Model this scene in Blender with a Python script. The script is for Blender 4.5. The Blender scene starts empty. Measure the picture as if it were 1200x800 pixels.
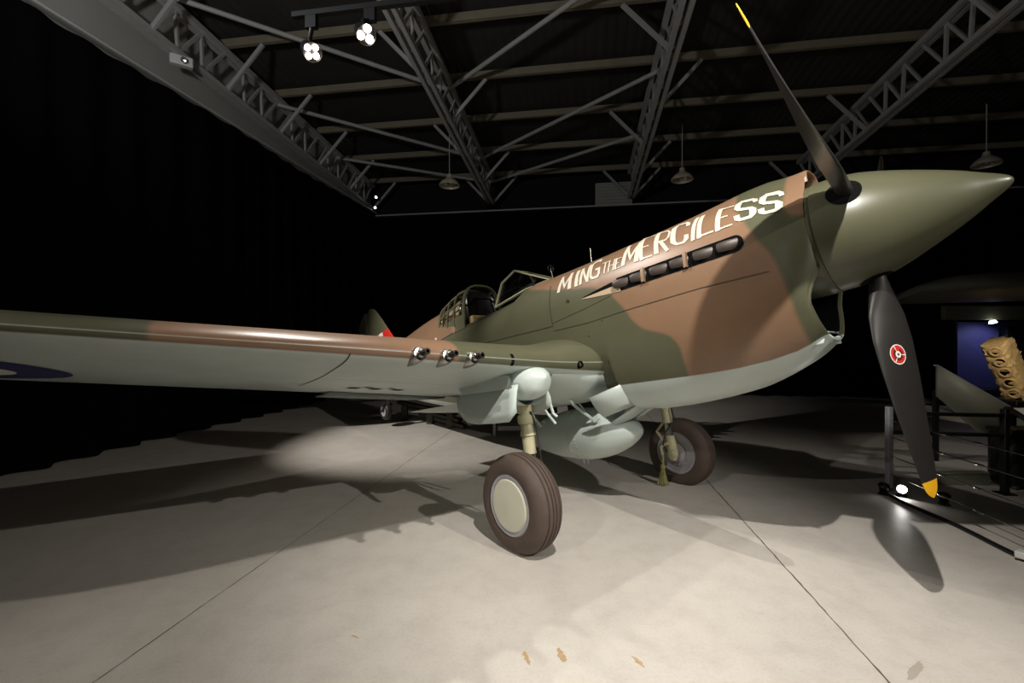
import bpy, math, random
from mathutils import Vector, Matrix
random.seed(7)
PI = math.pi
SC = bpy.context.scene
COL = SC.collection

# ------------------------------------------------------------------ helpers
def rad(d): return d * PI / 180.0
def lerp(a, b, t): return a + (b - a) * t
def sstep(a, b, x):
    t = max(0.0, min(1.0, (x - a) / (b - a))); return t * t * (3 - 2 * t)
def spow(v, e): return math.copysign(abs(v) ** e, v)
def interp(tab, x):
    if x <= tab[0][0]: return tab[0][1]
    for p, q in zip(tab, tab[1:]):
        if x <= q[0]: return lerp(p[1], q[1], (x - p[0]) / (q[0] - p[0]))
    return tab[-1][1]

class MB:
    """Collects verts / faces / material slots / paint values of ONE mesh."""
    def __init__(self): self.v = []; self.f = []; self.m = []; self.p = []
    def add(self, vs, fs, mat=0, paint=None):
        o = len(self.v); self.v += [tuple(x) for x in vs]
        self.p += paint if paint else [(-1.0, -1.0)] * len(vs)
        for q in fs: self.f.append(tuple(i + o for i in q)); self.m.append(mat)
    def grid(self, rows, mat=0, closed=False, paint=None, capa=False, capb=False, matf=None):
        n = len(rows[0]); vs = [p for r in rows for p in r]; o = len(self.v)
        self.v += [tuple(x) for x in vs]
        self.p += paint if paint else [(-1.0, -1.0)] * len(vs)
        for i in range(len(rows) - 1):
            for j in range(n if closed else n - 1):
                k = (j + 1) % n
                self.f.append((o + i * n + j, o + i * n + k, o + (i + 1) * n + k, o + (i + 1) * n + j))
                self.m.append(matf(i, j) if matf else mat)
        if capa: self.f.append(tuple(o + j for j in range(n))[::-1]); self.m.append(mat)
        if capb: self.f.append(tuple(o + (len(rows) - 1) * n + j for j in range(n))); self.m.append(mat)
    def box(self, c, s, mat=0, M=None):
        vs = [Vector((c[0] + s[0] * (i & 1) - s[0] / 2, c[1] + s[1] * (i >> 1 & 1) - s[1] / 2, c[2] + s[2] * (i >> 2 & 1) - s[2] / 2)) for i in range(8)]
        if M: vs = [M @ x for x in vs]
        self.add(vs, [(0, 2, 3, 1), (4, 5, 7, 6), (0, 1, 5, 4), (2, 6, 7, 3), (0, 4, 6, 2), (1, 3, 7, 5)], mat)
    def bar(self, a, b, w, h, mat=0, up=(0, 0, 1)):
        a = Vector(a); b = Vector(b); d = (b - a).normalized(); u = Vector(up)
        s = d.cross(u)
        if s.length < 1e-4: s = d.cross(Vector((1, 0, 0)))
        s.normalize(); u = s.cross(d)
        vs = []
        for q in (a, b):
            for x, y in ((-1, -1), (1, -1), (1, 1), (-1, 1)): vs.append(q + s * x * w / 2 + u * y * h / 2)
        self.add(vs, [(0, 1, 2, 3), (7, 6, 5, 4), (0, 4, 5, 1), (1, 5, 6, 2), (2, 6, 7, 3), (3, 7, 4, 0)], mat)
    def tube(self, pts, r, n=10, mat=0, cap=True):
        pts = [Vector(p) for p in pts]; rs = r if isinstance(r, (list, tuple)) else [r] * len(pts)
        rows = []; pu = None
        for i, p in enumerate(pts):
            d = (pts[min(i + 1, len(pts) - 1)] - pts[max(i - 1, 0)]).normalized()
            if pu is None:
                pu = d.cross(Vector((0.3, 0.2, 0.93)))
                if pu.length < 1e-3: pu = d.cross(Vector((1, 0, 0)))
            pu = (pu - d * pu.dot(d)).normalized(); w = d.cross(pu)
            rows.append([p + (pu * math.cos(2 * PI * k / n) + w * math.sin(2 * PI * k / n)) * rs[i] for k in range(n)])
        self.grid(rows, mat, True, None, cap, cap)
    def rev(self, prof, c, ax, n=48, mat=0, matf=None, cap=False):
        """prof: (distance along axis, radius)"""
        c = Vector(c); d = Vector(ax).normalized()
        u = d.cross(Vector((0, 0, 1)))
        if u.length < 1e-3: u = d.cross(Vector((1, 0, 0)))
        u.normalize(); w = d.cross(u)
        rows = [[c + d * t + (u * math.cos(2 * PI * k / n) + w * math.sin(2 * PI * k / n)) * max(r, 1e-4) for k in range(n)] for t, r in prof]
        self.grid(rows, mat, True, None, cap, cap, matf)
    def build(self, name, mats, parent=None, smooth=None, off=None, paint=False, bevel=0):
        me = bpy.data.meshes.new(name)
        vs = self.v if off is None else [(x[0] - off[0], x[1] - off[1], x[2] - off[2]) for x in self.v]
        me.from_pydata(vs, [], self.f); me.update()
        for m in (mats if isinstance(mats, (list, tuple)) else [mats]): me.materials.append(m)
        me.polygons.foreach_set('material_index', self.m)
        if paint:
            at = me.attributes.new('camo', 'FLOAT_COLOR', 'POINT')
            flat = []
            for p in self.p: flat += [p[0], p[1], 0.0, 1.0]
            at.data.foreach_set('color', flat)
        me.update()
        o = bpy.data.objects.new(name, me); COL.objects.link(o)
        if parent is not None: o.parent = parent
        if smooth is not None:
            me.polygons.foreach_set('use_smooth', [True] * len(me.polygons))
            me.set_sharp_from_angle(angle=rad(smooth))
        if bevel:
            b = o.modifiers.new('bevel', 'BEVEL'); b.width = bevel; b.segments = 2; b.limit_method = 'ANGLE'
        return o

def tag(o, label, cat, group=None, kind=None):
    if label: o['label'] = label
    if cat: o['category'] = cat
    if group: o['group'] = group
    if kind: o['kind'] = kind
    return o
def empty(name, M=None, loc=None):
    o = bpy.data.objects.new(name, None); COL.objects.link(o); o.empty_display_size = 0.2
    if M is not None: o.matrix_world = M
    if loc is not None: o.location = loc
    return o

# ------------------------------------------------------------------ materials
def srgb(r, g, b):
    f = lambda c: ((c / 255 + 0.055) / 1.055) ** 2.4 if c > 10 else c / 255 / 12.92
    return (f(r), f(g), f(b), 1)
def newmat(name):
    m = bpy.data.materials.new(name); m.use_nodes = True; nt = m.node_tree
    return m, nt, nt.nodes['Principled BSDF']
def plain(name, col, rough=0.5, metal=0.0, var=0.12, scale=6.0, spec=0.5, bump=0.0, emit=None, estr=0.0):
    m, nt, b = newmat(name)
    tc = nt.nodes.new('ShaderNodeTexCoord'); no = nt.nodes.new('ShaderNodeTexNoise')
    no.inputs['Scale'].default_value = scale; no.inputs['Detail'].default_value = 5
    nt.links.new(tc.outputs['Object'], no.inputs['Vector'])
    mx = nt.nodes.new('ShaderNodeMix'); mx.data_type = 'RGBA'
    nt.links.new(no.outputs['Fac'], mx.inputs['Factor'])
    mx.inputs['A'].default_value = tuple(c * (1 - var) for c in col[:3]) + (1,)
    mx.inputs['B'].default_value = tuple(min(1, c * (1 + var)) for c in col[:3]) + (1,)
    nt.links.new(mx.outputs['Result'], b.inputs['Base Color'])
    b.inputs['Roughness'].default_value = rough; b.inputs['Metallic'].default_value = metal
    b.inputs['Specular IOR Level'].default_value = spec
    if bump:
        bp = nt.nodes.new('ShaderNodeBump'); bp.inputs['Strength'].default_value = bump; bp.inputs['Distance'].default_value = 0.01
        nt.links.new(no.outputs['Fac'], bp.inputs['Height']); nt.links.new(bp.outputs['Normal'], b.inputs['Normal'])
    if emit:
        b.inputs['Emission Color'].default_value = emit; b.inputs['Emission Strength'].default_value = estr
    return m

GREEN = srgb(85, 85, 65); BROWN = srgb(132, 103, 80); SKYG = srgb(192, 203, 197)
def camo_mat(name, soft=0.02):
    m, nt, b = newmat(name); N = nt.nodes; L = nt.links
    at = N.new('ShaderNodeAttribute'); at.attribute_name = 'camo'
    sp = N.new('ShaderNodeSeparateColor'); L.new(at.outputs['Color'], sp.inputs[0])
    def edge(out, w):
        r = N.new('ShaderNodeMapRange'); r.interpolation_type = 'SMOOTHSTEP'
        r.inputs['From Min'].default_value = -w; r.inputs['From Max'].default_value = w
        L.new(out, r.inputs['Value']); return r.outputs['Result']
    tc = N.new('ShaderNodeTexCoord'); no = N.new('ShaderNodeTexNoise'); no.inputs['Scale'].default_value = 2.2; no.inputs['Detail'].default_value = 8
    no.inputs['Roughness'].default_value = 0.65
    L.new(tc.outputs['Object'], no.inputs['Vector'])
    def mix(f, a, c, t='MIX'):
        x = N.new('ShaderNodeMix'); x.data_type = 'RGBA'; x.blend_type = t
        for k, v in (('Factor', f), ('A', a), ('B', c)):
            if isinstance(v, (tuple, float)): x.inputs[k].default_value = v
            else: L.new(v, x.inputs[k])
        return x.outputs['Result']
    c1 = mix(edge(sp.outputs[0], soft), GREEN, BROWN)
    c2 = mix(edge(sp.outputs[1], 0.004), c1, SKYG)
    rp = N.new('ShaderNodeValToRGB'); rp.color_ramp.elements[0].color = (0.82, 0.82, 0.82, 1); rp.color_ramp.elements[1].color = (1, 1, 1, 1)
    rp.color_ramp.elements[0].position = 0.35; rp.color_ramp.elements[1].position = 0.6
    L.new(no.outputs['Fac'], rp.inputs['Fac'])
    c3 = mix(0.6, c2, rp.outputs['Color'], 'MULTIPLY')
    L.new(c3, b.inputs['Base Color'])
    b.inputs['Roughness'].default_value = 0.36; b.inputs['Specular IOR Level'].default_value = 0.45
    return m

M = {}
M['camo'] = camo_mat('camouflage_paint')
M['sky'] = plain('sky_grey_paint', SKYG, 0.38, var=0.05, scale=3)
M['green'] = plain('olive_green_paint', GREEN, 0.36, var=0.08, scale=3)
M['brown'] = plain('earth_brown_paint', BROWN, 0.38, var=0.08, scale=3)
M['line'] = plain('panel_gap', srgb(52, 47, 38), 0.8)
M['cream'] = plain('cream_lettering', srgb(206, 198, 180), 0.5, var=0.06, scale=14)
M['pale'] = plain('pale_fairing_lit_ramp', srgb(190, 168, 142), 0.5)  # rear deck fairing; also the painted light on the exhaust ramp
M['dark'] = plain('dark_void', srgb(10, 9, 9), 0.9, spec=.1)
M['blade'] = plain('black_blade_paint', srgb(37, 35, 33), 0.38, var=0.12, scale=9)
M['yellow'] = plain('yellow_tip', srgb(240, 178, 30), 0.45)
M['red'] = plain('red_mark', srgb(196, 40, 34), 0.45)
M['darkred'] = plain('dark_red_mark', srgb(96, 26, 26), 0.45)
M['white'] = plain('white_mark', srgb(226, 224, 216), 0.45, var=0.04)
M['blue'] = plain('roundel_blue', srgb(36, 36, 92), 0.45)
M['rubber'] = plain('tyre_rubber', srgb(84, 70, 62), 0.72, var=0.2, scale=14, bump=0.15)
M['hub'] = plain('hub_cover_grey', srgb(212, 210, 190), 0.5, var=0.06)
M['rim'] = plain('rim_grey', srgb(165, 162, 168), 0.4, var=0.06)
M['strut'] = plain('zinc_yellow_strut', srgb(194, 189, 154), 0.42, var=0.12, scale=12)
M['chrome'] = plain('bare_metal', srgb(190, 188, 182), 0.25, 1.0, var=0.08)
M['steel'] = plain('burnt_steel', srgb(66, 57, 52), 0.45, 0.3, var=0.3, scale=24)
M['gun'] = plain('gun_metal', srgb(70, 66, 64), 0.35, 0.9)
M['leather'] = plain('black_leather', srgb(26, 24, 23), 0.3, var=0.2)
M['tan'] = plain('tan_panel', srgb(150, 128, 86), 0.6)
M['hose'] = plain('black_hose', srgb(40, 38, 34), 0.5)
M['frame'] = plain('grey_green_frame', srgb(150, 148, 120), 0.35)
def glass(name):
    m, nt, b = newmat(name)
    nt.nodes.remove(b); t = nt.nodes.new('ShaderNodeBsdfTransparent'); t.inputs['Color'].default_value = (.86, .88, .86, 1)
    g = nt.nodes.new('ShaderNodeBsdfGlossy'); g.inputs['Roughness'].default_value = .06
    lw = nt.nodes.new('ShaderNodeLayerWeight'); lw.inputs['Blend'].default_value = .5; pw = nt.nodes.new('ShaderNodeMath'); pw.operation = 'POWER'; pw.inputs[1].default_value = 4; nt.links.new(lw.outputs['Facing'], pw.inputs[0])
    fr = nt.nodes.new('ShaderNodeMath'); fr.operation = 'MULTIPLY_ADD'; fr.inputs[1].default_value = .5; fr.inputs[2].default_value = .035; nt.links.new(pw.outputs[0], fr.inputs[0]); mx = nt.nodes.new('ShaderNodeMixShader')
    L = nt.links; L.new(fr.outputs[0], mx.inputs[0]); L.new(t.outputs[0], mx.inputs[1]); L.new(g.outputs[0], mx.inputs[2]); L.new(mx.outputs[0], nt.nodes['Material Output'].inputs['Surface'])
    return m
M['glass'] = glass('clear_perspex')

# ------------------------------------------------------------------ aircraft frame
HEAD, PITCH = rad(50.0), rad(11.53)
TIP = Vector((2.6588, 2.3688, 2.4840))
Fw = Vector((math.cos(HEAD) * math.cos(PITCH), -math.sin(HEAD) * math.cos(PITCH), math.sin(PITCH)))
Rt = Vector((-math.sin(HEAD), -math.cos(HEAD), 0.0)); Up = Rt.cross(Fw)
Q0 = (2.9, 0.0, -1.944)                       # local origin: on the ground between the main wheels
def AW(a, y, z): return TIP - Fw * a + Rt * y + Up * z
base = AW(*Q0); base.z = 0.0
MW = Matrix(((-Fw.x, Rt.x, Up.x, base.x), (-Fw.y, Rt.y, Up.y, base.y), (-Fw.z, Rt.z, Up.z, base.z), (0, 0, 0, 1)))
plane = empty('fighter_aircraft', MW)
tag(plane, 'camouflaged single-engine wartime fighter aircraft with cream nose lettering and pointed green spinner', 'aircraft')
def ab(mb, name, mats, parent=plane, smooth=35, paint=False, bevel=0):
    return mb.build(name, mats, parent, smooth, Q0, paint, bevel)
# ------------------------------------------------------------------ fuselage
ST = [
(.95,.385,-.70,.405,-.12,2.15,2.3),
(1.02,.40,-.755,.42,-.135,2.2,2.35),
(1.1,.42,-.80,.43,-.15,2.25,2.4),
(1.25,.44,-.868,.443,-.16,2.35,2.45),
(1.45,.455,-.935,.45,-.17,2.4,2.5),
(1.8,.468,-.99,.46,-.15,2.45,2.5),
(2.2,.472,-1.015,.47,-.12,2.45,2.5),
(2.46,.468,-1.0,.475,-.1,2.45,2.6),
(2.485,.468,-.80,.475,-.09,2.45,3.0),
(2.7,.468,-.80,.48,-.08,2.45,2.9),
(3.2,.475,-.82,.485,-.04,2.4,2.8),
(3.55,.485,-.83,.485,0,2.3,2.7),
(3.75,.40,-.83,.48,0,2.2,2.7),
(4.4,.37,-.82,.465,0,2.2,2.7),
(4.93,.37,-.80,.44,-.02,2.1,2.6),
(4.96,.72,-.79,.44,-.05,1.5,2.5),
(5.7,.71,-.70,.41,-.02,1.7,2.4),
(6.25,.67,-.60,.365,0,1.75,2.3),
(7.0,.575,-.45,.30,.02,1.8,2.2),
(8.0,.46,-.25,.2,.06,1.9,2.1),
(9.0,.32,-.02,.07,.12,2,2),
(9.3,.26,.06,.03,.15,2,2)]
BREAKS = (2.46, 3.55, 4.93)                       # stations where the skin line steps: no smoothing across them
def sec(a):
    if a <= ST[0][0]: return ST[0][1:]
    for i in range(len(ST) - 1):
        s, t = ST[i], ST[i + 1]
        if a <= t[0]:
            h = t[0] - s[0]; k = (a - s[0]) / h
            if s[0] in BREAKS: return tuple(p + (q - p) * k for p, q in zip(s[1:], t[1:]))
            def slope(n, c):
                if n == 0 or n == len(ST) - 1 or ST[n][0] in BREAKS or ST[n - 1][0] in BREAKS: return (t[c] - s[c]) / h
                return (ST[n + 1][c] - ST[n - 1][c]) / (ST[n + 1][0] - ST[n - 1][0])
            out = []
            for c in range(1, 7):
                m0, m1 = slope(i, c) * h, slope(i + 1, c) * h; k2, k3 = k * k, k * k * k
                out.append((2 * k3 - 3 * k2 + 1) * s[c] + (k3 - 2 * k2 + k) * m0 + (-2 * k3 + 3 * k2) * t[c] + (k3 - k2) * m1)
            return tuple(out)
    return ST[-1][1:]
SCOOP = [(.9, .115), (1.1, .098), (1.26, .08), (1.44, .055), (1.64, .033), (1.86, .018), (2.2, 0.0)]
def bump(a, y, z):
    if z < 0.1: return 0.0
    return interp(SCOOP, a) * math.exp(-(abs(y) / .165) ** 4)
def fpt(a, th):
    zt, zb, w, zc, nt, nb = sec(a)
    c, s = math.cos(th), math.sin(th); n = nt if s >= 0 else nb
    h = (zt - zc) if s >= 0 else (zc - zb)
    y = w * spow(c, 2 / n); z = zc + h * spow(s, 2 / n)
    return (a, y, z + bump(a, y, z))
def ysurf(a, z):
    zt, zb, w, zc, nt, nb = sec(a); n = nt if z >= zc else nb
    h = (zt - zc) if z >= zc else (zc - zb); k = min(0.9999, abs((z - zc) / h))
    return w * (1 - k ** n) ** (1 / n)
def poly_sdf(P, x, y):
    d = 1e9; ins = False; n = len(P)
    for i in range(n):
        x1, y1 = P[i]; x2, y2 = P[(i + 1) % n]; ex, ey = x2 - x1, y2 - y1
        t = max(0, min(1, ((x - x1) * ex + (y - y1) * ey) / (ex * ex + ey * ey)))
        d = min(d, math.hypot(x - x1 - t * ex, y - y1 - t * ey))
        if (y1 > y) != (y2 > y) and x < (x2 - x1) * (y - y1) / (y2 - y1) + x1: ins = not ins
    return d if ins else -d
def smoothpoly(P, k=2):
    for _ in range(k):
        Q = []
        for i in range(len(P)):
            a, b = P[i], P[(i + 1) % len(P)]
            Q += [(lerp(a[0], b[0], .25), lerp(a[1], b[1], .25)), (lerp(a[0], b[0], .75), lerp(a[1], b[1], .75))]
        P = Q
    return P
BR = [smoothpoly(p, 1) for p in (
    [(3.66, .9), (3.64, .44), (3.13, .28), (2.75, .17), (2.52, .13), (2.41, .06), (2.325, 0), (2.27, -.07), (2.2, -.165), (2.155, -.27), (2.06, -.37), (1.925, -.42), (1.845, -.47), (1.805, -.56), (1.81, -.68), (1.825, -.8), (1.82, -1.4), (1.0, -1.4), (1.02, -.6), (1.03, -.3), (1.06, -.1), (1.125, .01), (1.2, .19), (1.3, .4), (1.34, .9)],
    [(.7, .12), (.93, .1), (.985, .25), (.96, .7), (.7, .7)],
    [(5.30, -.6), (5.26, -.1), (5.24, .18), (4.85, .24), (4.85, .95), (6.55, .95), (6.8, .5), (7.1, -.2)])]
UNDER = [(.8, -.60), (.95, -.65), (1.02, -.69), (1.1, -.722), (1.25, -.755), (1.45, -.776), (1.65, -.781), (1.85, -.78), (2.4, -.77), (2.7, -.78), (3.0, -.8), (5.0, -.72), (7.0, -.36), (9.3, 0.0)]
def fpaint(a, z):
    return (max(poly_sdf(p, a, z) for p in BR), interp(UNDER, a) - z)

mb = MB()
NT = 144
avals = [.95 + (2.46 - .95) * i / 60 for i in range(61)] + [2.485, 2.6, 2.7, 2.8, 2.95, 3.1, 3.25, 3.4, 3.55, 3.65, 3.75, 3.9, 4.1, 4.3, 4.5, 4.7, 4.9, 4.93, 4.96, 5.05, 5.12, 5.2, 5.3, 5.4, 5.55, 5.7, 5.9, 6.1, 6.25, 6.5, 6.75, 7.0, 7.3, 7.6, 8.0, 8.3, 8.6, 9.0, 9.3]
rows = []; pnt = []
def front_pt(th, k):
    """front rim: nose circle above, forward-jutting chin lip below (k 0 = rim, 1 = the .95 section)"""
    a, y, z = fpt(.95, th)
    t = sstep(-.46, -.26, z)
    ang = math.atan2(z + .02, y); R = .372
    cy, cz = R * math.cos(ang), R * math.sin(ang)
    if z > .1: cz += bump(.9, cy, cz)
    return (lerp(lerp(.938 + .05 * max(0, z + .70), .955, k), lerp(.862, .955, k), t), lerp(y * lerp(.985, 1, k), lerp(cy, y, k ** .7), t), lerp(lerp(z + .008, z, k), lerp(cz, z, k ** .7), t))
ths = [2 * PI * j / NT for j in range(NT)]
for k in (0, .12, .3, .6): rows.append([front_pt(t, k) for t in ths])
for a in avals[1:]: rows.append([fpt(a, t) for t in ths])
for r in rows: pnt += [fpaint(p[0], p[2]) for p in r]
def fm(i, j):
    p = rows[i][j]
    return 1 if (3.74 < p[0] < 4.95 and p[2] > .3 and abs(p[1]) < .30) else 0
mb.grid(rows, 0, True, pnt, False, True, fm)
# intake lip rolled inward, then the dark duct behind it
lipj = [j for j in range(NT) if fpt(.95, ths[j])[2] < -.2]
def duct(a, inset):
    out = []
    for j in lipj:
        q = front_pt(ths[j], 0); cy, cz = 0.0, -.42
        dy, dz = q[1] - cy, q[2] - cz; l = math.hypot(dy, dz)
        out.append((a + q[0] - .925, cy + dy * (1 - inset / l), cz + dz * (1 - inset / l)))
    return out
dr = [duct(.925, 0), duct(.914, .010), duct(.917, .028), duct(.935, .036)]
dp = []
for r in dr: dp += [(-1.0, interp(UNDER, p[0]) - p[2]) for p in r]
mb.grid(dr, 0, False, dp)
mb.grid([duct(.935, .036), duct(1.02, .04), duct(1.15, .045), duct(1.45, .06)], 4)
d2 = duct(1.45, .06); mb.add(d2, [tuple(range(len(d2)))], 4)

# painted / cut details that follow the skin
OFF = .003
def skin(a, z, off=OFF, side=1):
    y = ysurf(a, z)
    y2 = ysurf(a, min(z + .01, sec(a)[0] - .002)); y1 = ysurf(a, z - .01)
    ny, nz = .02, -(y2 - y1); l = math.hypot(ny, nz)
    return (a, side * (y + off * ny / l), z + off * nz / l + bump(a, y, z))
def strip(pts, w, mat, off=OFF, side=1):
    rows = []; P = []
    for (a, b) in zip(pts, pts[1:]):
        n = max(2, int(math.hypot(b[0] - a[0], b[1] - a[1]) / .04))
        P += [(lerp(a[0], b[0], i / n), lerp(a[1], b[1], i / n)) for i in range(n)]
    P.append(pts[-1])
    for i, p in enumerate(P):
        q = P[max(0, i - 1)]; r = P[min(len(P) - 1, i + 1)]
        dx, dz = r[0] - q[0], r[1] - q[1]; l = math.hypot(dx, dz) or 1
        nx, nz = -dz / l * w / 2, dx / l * w / 2
        rows.append([skin(p[0] + nx, p[1] + nz, off, side), skin(p[0] - nx, p[1] - nz, off, side)])
    mb.grid(rows, mat)
for s in (1, -1):
    strip([(3.03, -.165), (2.6, -.184), (2.2, -.174), (1.85, -.173), (1.55, -.174), (1.32, -.186), (1.1, -.195)], .005, 1, OFF, s)
    strip([(3.06, .30), (3.045, .209), (3.035, -.02), (3.03, -.116)], .009, 1, OFF, s)
    strip([(3.03, -.116), (3.2, -.11), (4.32, -.05)], .008, 1, OFF, s)
    strip([(3.03, -.09), (2.6, -.05), (2.3, -.01)], .004, 1, OFF, s)
    strip([(4.12, .275), (4.5, .262), (5.0, .225), (5.42, .17)], .024, 1, OFF, s)
    # exhaust recess: long dark slot with a rounded front end, trough behind with its light and shade painted on
    sl = [(lerp(2.235, 1.235, i / 24), .062) for i in range(25)]
    rws = []
    for i in range(41):
        a = lerp(2.245, 1.30, i / 30) if i < 30 else lerp(1.30, 1.2155, math.sin((i - 30) / 10 * PI / 2)); h = .060 * math.sqrt(max(0.0, 1 - max(0, (1.276 - a) / .061) ** 2))
        rws.append([skin(a, .060 + h * v, .004, s) for v in (-1, -.5, 0, .5, 1)])
    mb.grid(rws, 4)
    rws = []
    for i in range(13):
        a = lerp(2.64, 2.22, i / 12); h = .048 * (i / 12) ** .8
        rws.append([skin(a, .060 + h * v - .012 * (1 - i / 12), .004, s) for v in (.05, .5, 1)])
    mb.grid(rws, 4)  # shade in the upper trough, laid on as a dark patch
    rws = []
    for i in range(13):
        a = lerp(2.64, 2.21, i / 12); h = .062 * (i / 12) ** .8
        rws.append([skin(a, .056 - h * v - .012 * (1 - i / 12), .004 + .012 * (i / 12) * (1 - v), s) for v in (0, .4, .8, 1)])
    mb.grid(rws, 5)  # strongly lit lower ramp, its brightness put into the pale colour
    # code letter strokes behind the canopy
    for x0, x1, z0, z1 in ((5.52, 5.50, .04, .245), (5.43, 5.40, .04, .26), (5.245, 5.235, .0, .16)):
        strip([(x0, z0), (x1, z1)], .05, 2, OFF, s)
# rivet / latch studs
for (a, z, r_) in ((2.80, .075, .017), (2.62, -.30, .006), (2.64, -.42, .006), (2.45, -.2, .005)):
    p = skin(a, z, .002); mb.rev([(0, r_), (r_ * .7, r_ * .75), (r_ * .8, 0)], p, (0, 1, 0), 12, 1)

# ------------------------------------------------------------------ nose lettering
def stroke(pts, w, closed=False):
    out = []
    P = [Vector((p[0], p[1], 0)) for p in pts]
    for i, p in enumerate(P):
        a = P[i - 1] if (i > 0 or closed) else p; b = P[(i + 1) % len(P)] if (i < len(P) - 1 or closed) else p
        d1 = (p - a).normalized() if (p - a).length > 1e-6 else None; d2 = (b - p).normalized() if (b - p).length > 1e-6 else None
        d1 = d1 or d2; d2 = d2 or d1
        n1 = Vector((-d1.y, d1.x, 0)); n2 = Vector((-d2.y, d2.x, 0)); n = n1 + n2
        if n.length < 1e-4: n = n1
        n.normalize(); k = w[i] if isinstance(w, list) else w
        n = n * (k / 2 / max(.45, n.dot(n1))); out.append((p + n, p - n))
    return out
GL = {  # strokes in a unit cell: (points, width)
 'M': [([(.11, 0), (.11, 1)], .24), ([(.12, .94), (.50, .25), (.84, .94)], .15), ([(.86, 0), (.86, 1)], .29)],
 'I': [([(.5, 0), (.5, 1)], .82)],
 'N': [([(.14, 0), (.14, 1)], .27), ([(.14, .97), (.85, .03)], .2), ([(.87, 0), (.87, 1)], .26)],
 'G': [([(.92, .82), (.78, .94), (.3, .94), (.12, .8), (.12, .2), (.3, .06), (.75, .06), (.9, .2), (.9, .45), (.55, .45)], .21)],
 'T': [([(0, .93), (1, .93)], .14), ([(.5, 0), (.5, .95)], .2)],
 'H': [([(.1, 0), (.1, 1)], .2), ([(.9, 0), (.9, 1)], .2), ([(.1, .5), (.9, .5)], .13)],
 'E': [([(.15, 0), (.15, 1)], .30), ([(.1, .95), (.95, .95)], .11), ([(.1, .52), (.72, .52)], .11), ([(.1, .06), (1, .06)], .13)],
 'R': [([(.15, 0), (.15, 1)], .30), ([(.1, .95), (.74, .95), (.9, .84), (.9, .6), (.74, .5), (.15, .5)], .12), ([(.42, .5), (.9, 0)], .24)],
 'C': [([(.93, .74), (.93, .84), (.78, .945), (.34, .945), (.14, .82), (.14, .2), (.34, .07), (.72, .07), (.9, .2), (.9, .36)], [.22, .22, .15, .15, .30, .30, .16, .16, .24, .24])],
 'L': [([(.14, 0), (.14, 1)], .28), ([(.1, .075), (1, .075)], .15)],
 'S': [([(.95, .78), (.9, .88), (.78, .93), (.26, .93), (.12, .84), (.12, .64), (.24, .55), (.76, .5), (.87, .4), (.87, .2), (.74, .09), (.28, .09), (.13, .17), (.1, .32)], [.22, .22, .17, .16, .32, .30, .22, .22, .32, .32, .22, .20, .28, .3])],
}
def letter(ch, BL, BR, TL, TR, side=1):
    Wd = math.hypot(BR[0] - BL[0], BR[1] - BL[1]); Ht = 1.25 * (TL[1] + TR[1] - BL[1] - BR[1]) / 2
    for pts, w in GL[ch]:
        P = []; W = []
        for i in range(len(pts) - 1):
            n = max(2, int(math.hypot(pts[i + 1][0] - pts[i][0], pts[i + 1][1] - pts[i][1]) / .1))
            for k in range(n):
                P.append((lerp(pts[i][0], pts[i + 1][0], k / n), lerp(pts[i][1], pts[i + 1][1], k / n)))
                W.append(lerp(w[i], w[i + 1], k / n) if isinstance(w, list) else w)
        P.append(pts[-1]); W.append(w[-1] if isinstance(w, list) else w)
        rws = []
        for l, r in stroke([(x * Wd, y * Ht) for x, y in P], [k * (Wd if ch == 'I' else min(Wd, .16)) for k in W]):
            row = []
            for q in (l, (l + r) / 2, r):
                u, v = q.x / Wd, q.y / Ht
                a = lerp(lerp(BL[0], BR[0], u), lerp(TL[0], TR[0], u), v); z = lerp(lerp(BL[1], BR[1], u), lerp(TL[1], TR[1], u), v)
                row.append(skin(a, z, .005, side))
            rws.append(row)
        mb.grid(rws, 2)
for q in (
('M', (2.944, 0.189), (2.755, 0.184), (2.925, 0.352), (2.778, 0.357), ),
('I', (2.723, 0.183), (2.67, 0.18), (2.738, 0.353), (2.689, 0.353), ),
('N', (2.661, 0.182), (2.55, 0.187), (2.673, 0.351), (2.559, 0.364), ),
('G', (2.54, 0.189), (2.419, 0.191), (2.566, 0.373), (2.453, 0.391), ),
('T', (2.409, 0.207), (2.344, 0.206), (2.42, 0.326), (2.341, 0.318), ),
('H', (2.338, 0.204), (2.275, 0.203), (2.341, 0.318), (2.275, 0.312), ),
('E', (2.27, 0.203), (2.205, 0.202), (2.269, 0.31), (2.205, 0.304), ),
('M', (2.2, 0.21), (2.025, 0.2), (2.193, 0.407), (2.03, 0.394), ),
('E', (2.014, 0.195), (1.902, 0.188), (2.072, 0.435), (1.92, 0.417), ),
('R', (1.882, 0.202), (1.754, 0.191), (1.923, 0.426), (1.766, 0.395), ),
('C', (1.737, 0.208), (1.596, 0.192), (1.778, 0.433), (1.621, 0.41), ),
('I', (1.581, 0.195), (1.544, 0.197), (1.592, 0.416), (1.553, 0.414), ),
('L', (1.533, 0.198), (1.409, 0.197), (1.548, 0.414), (1.419, 0.399), ),
('E', (1.397, 0.199), (1.277, 0.198), (1.411, 0.407), (1.284, 0.388), ),
('S', (1.26, 0.206), (1.126, 0.2), (1.281, 0.41), (1.138, 0.377), ),
('S', (1.11, 0.199), (0.975, 0.181), (1.118, 0.383), (0.981, 0.349), ),): letter(*q)
fus = ab(mb, 'fuselage', [M['camo'], M['line'], M['cream'], M['brown'], M['dark'], M['pale']], smooth=42, paint=True)
fus['label'] = 'green and brown fuselage with cream MING THE MERCILESS lettering'

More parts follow.
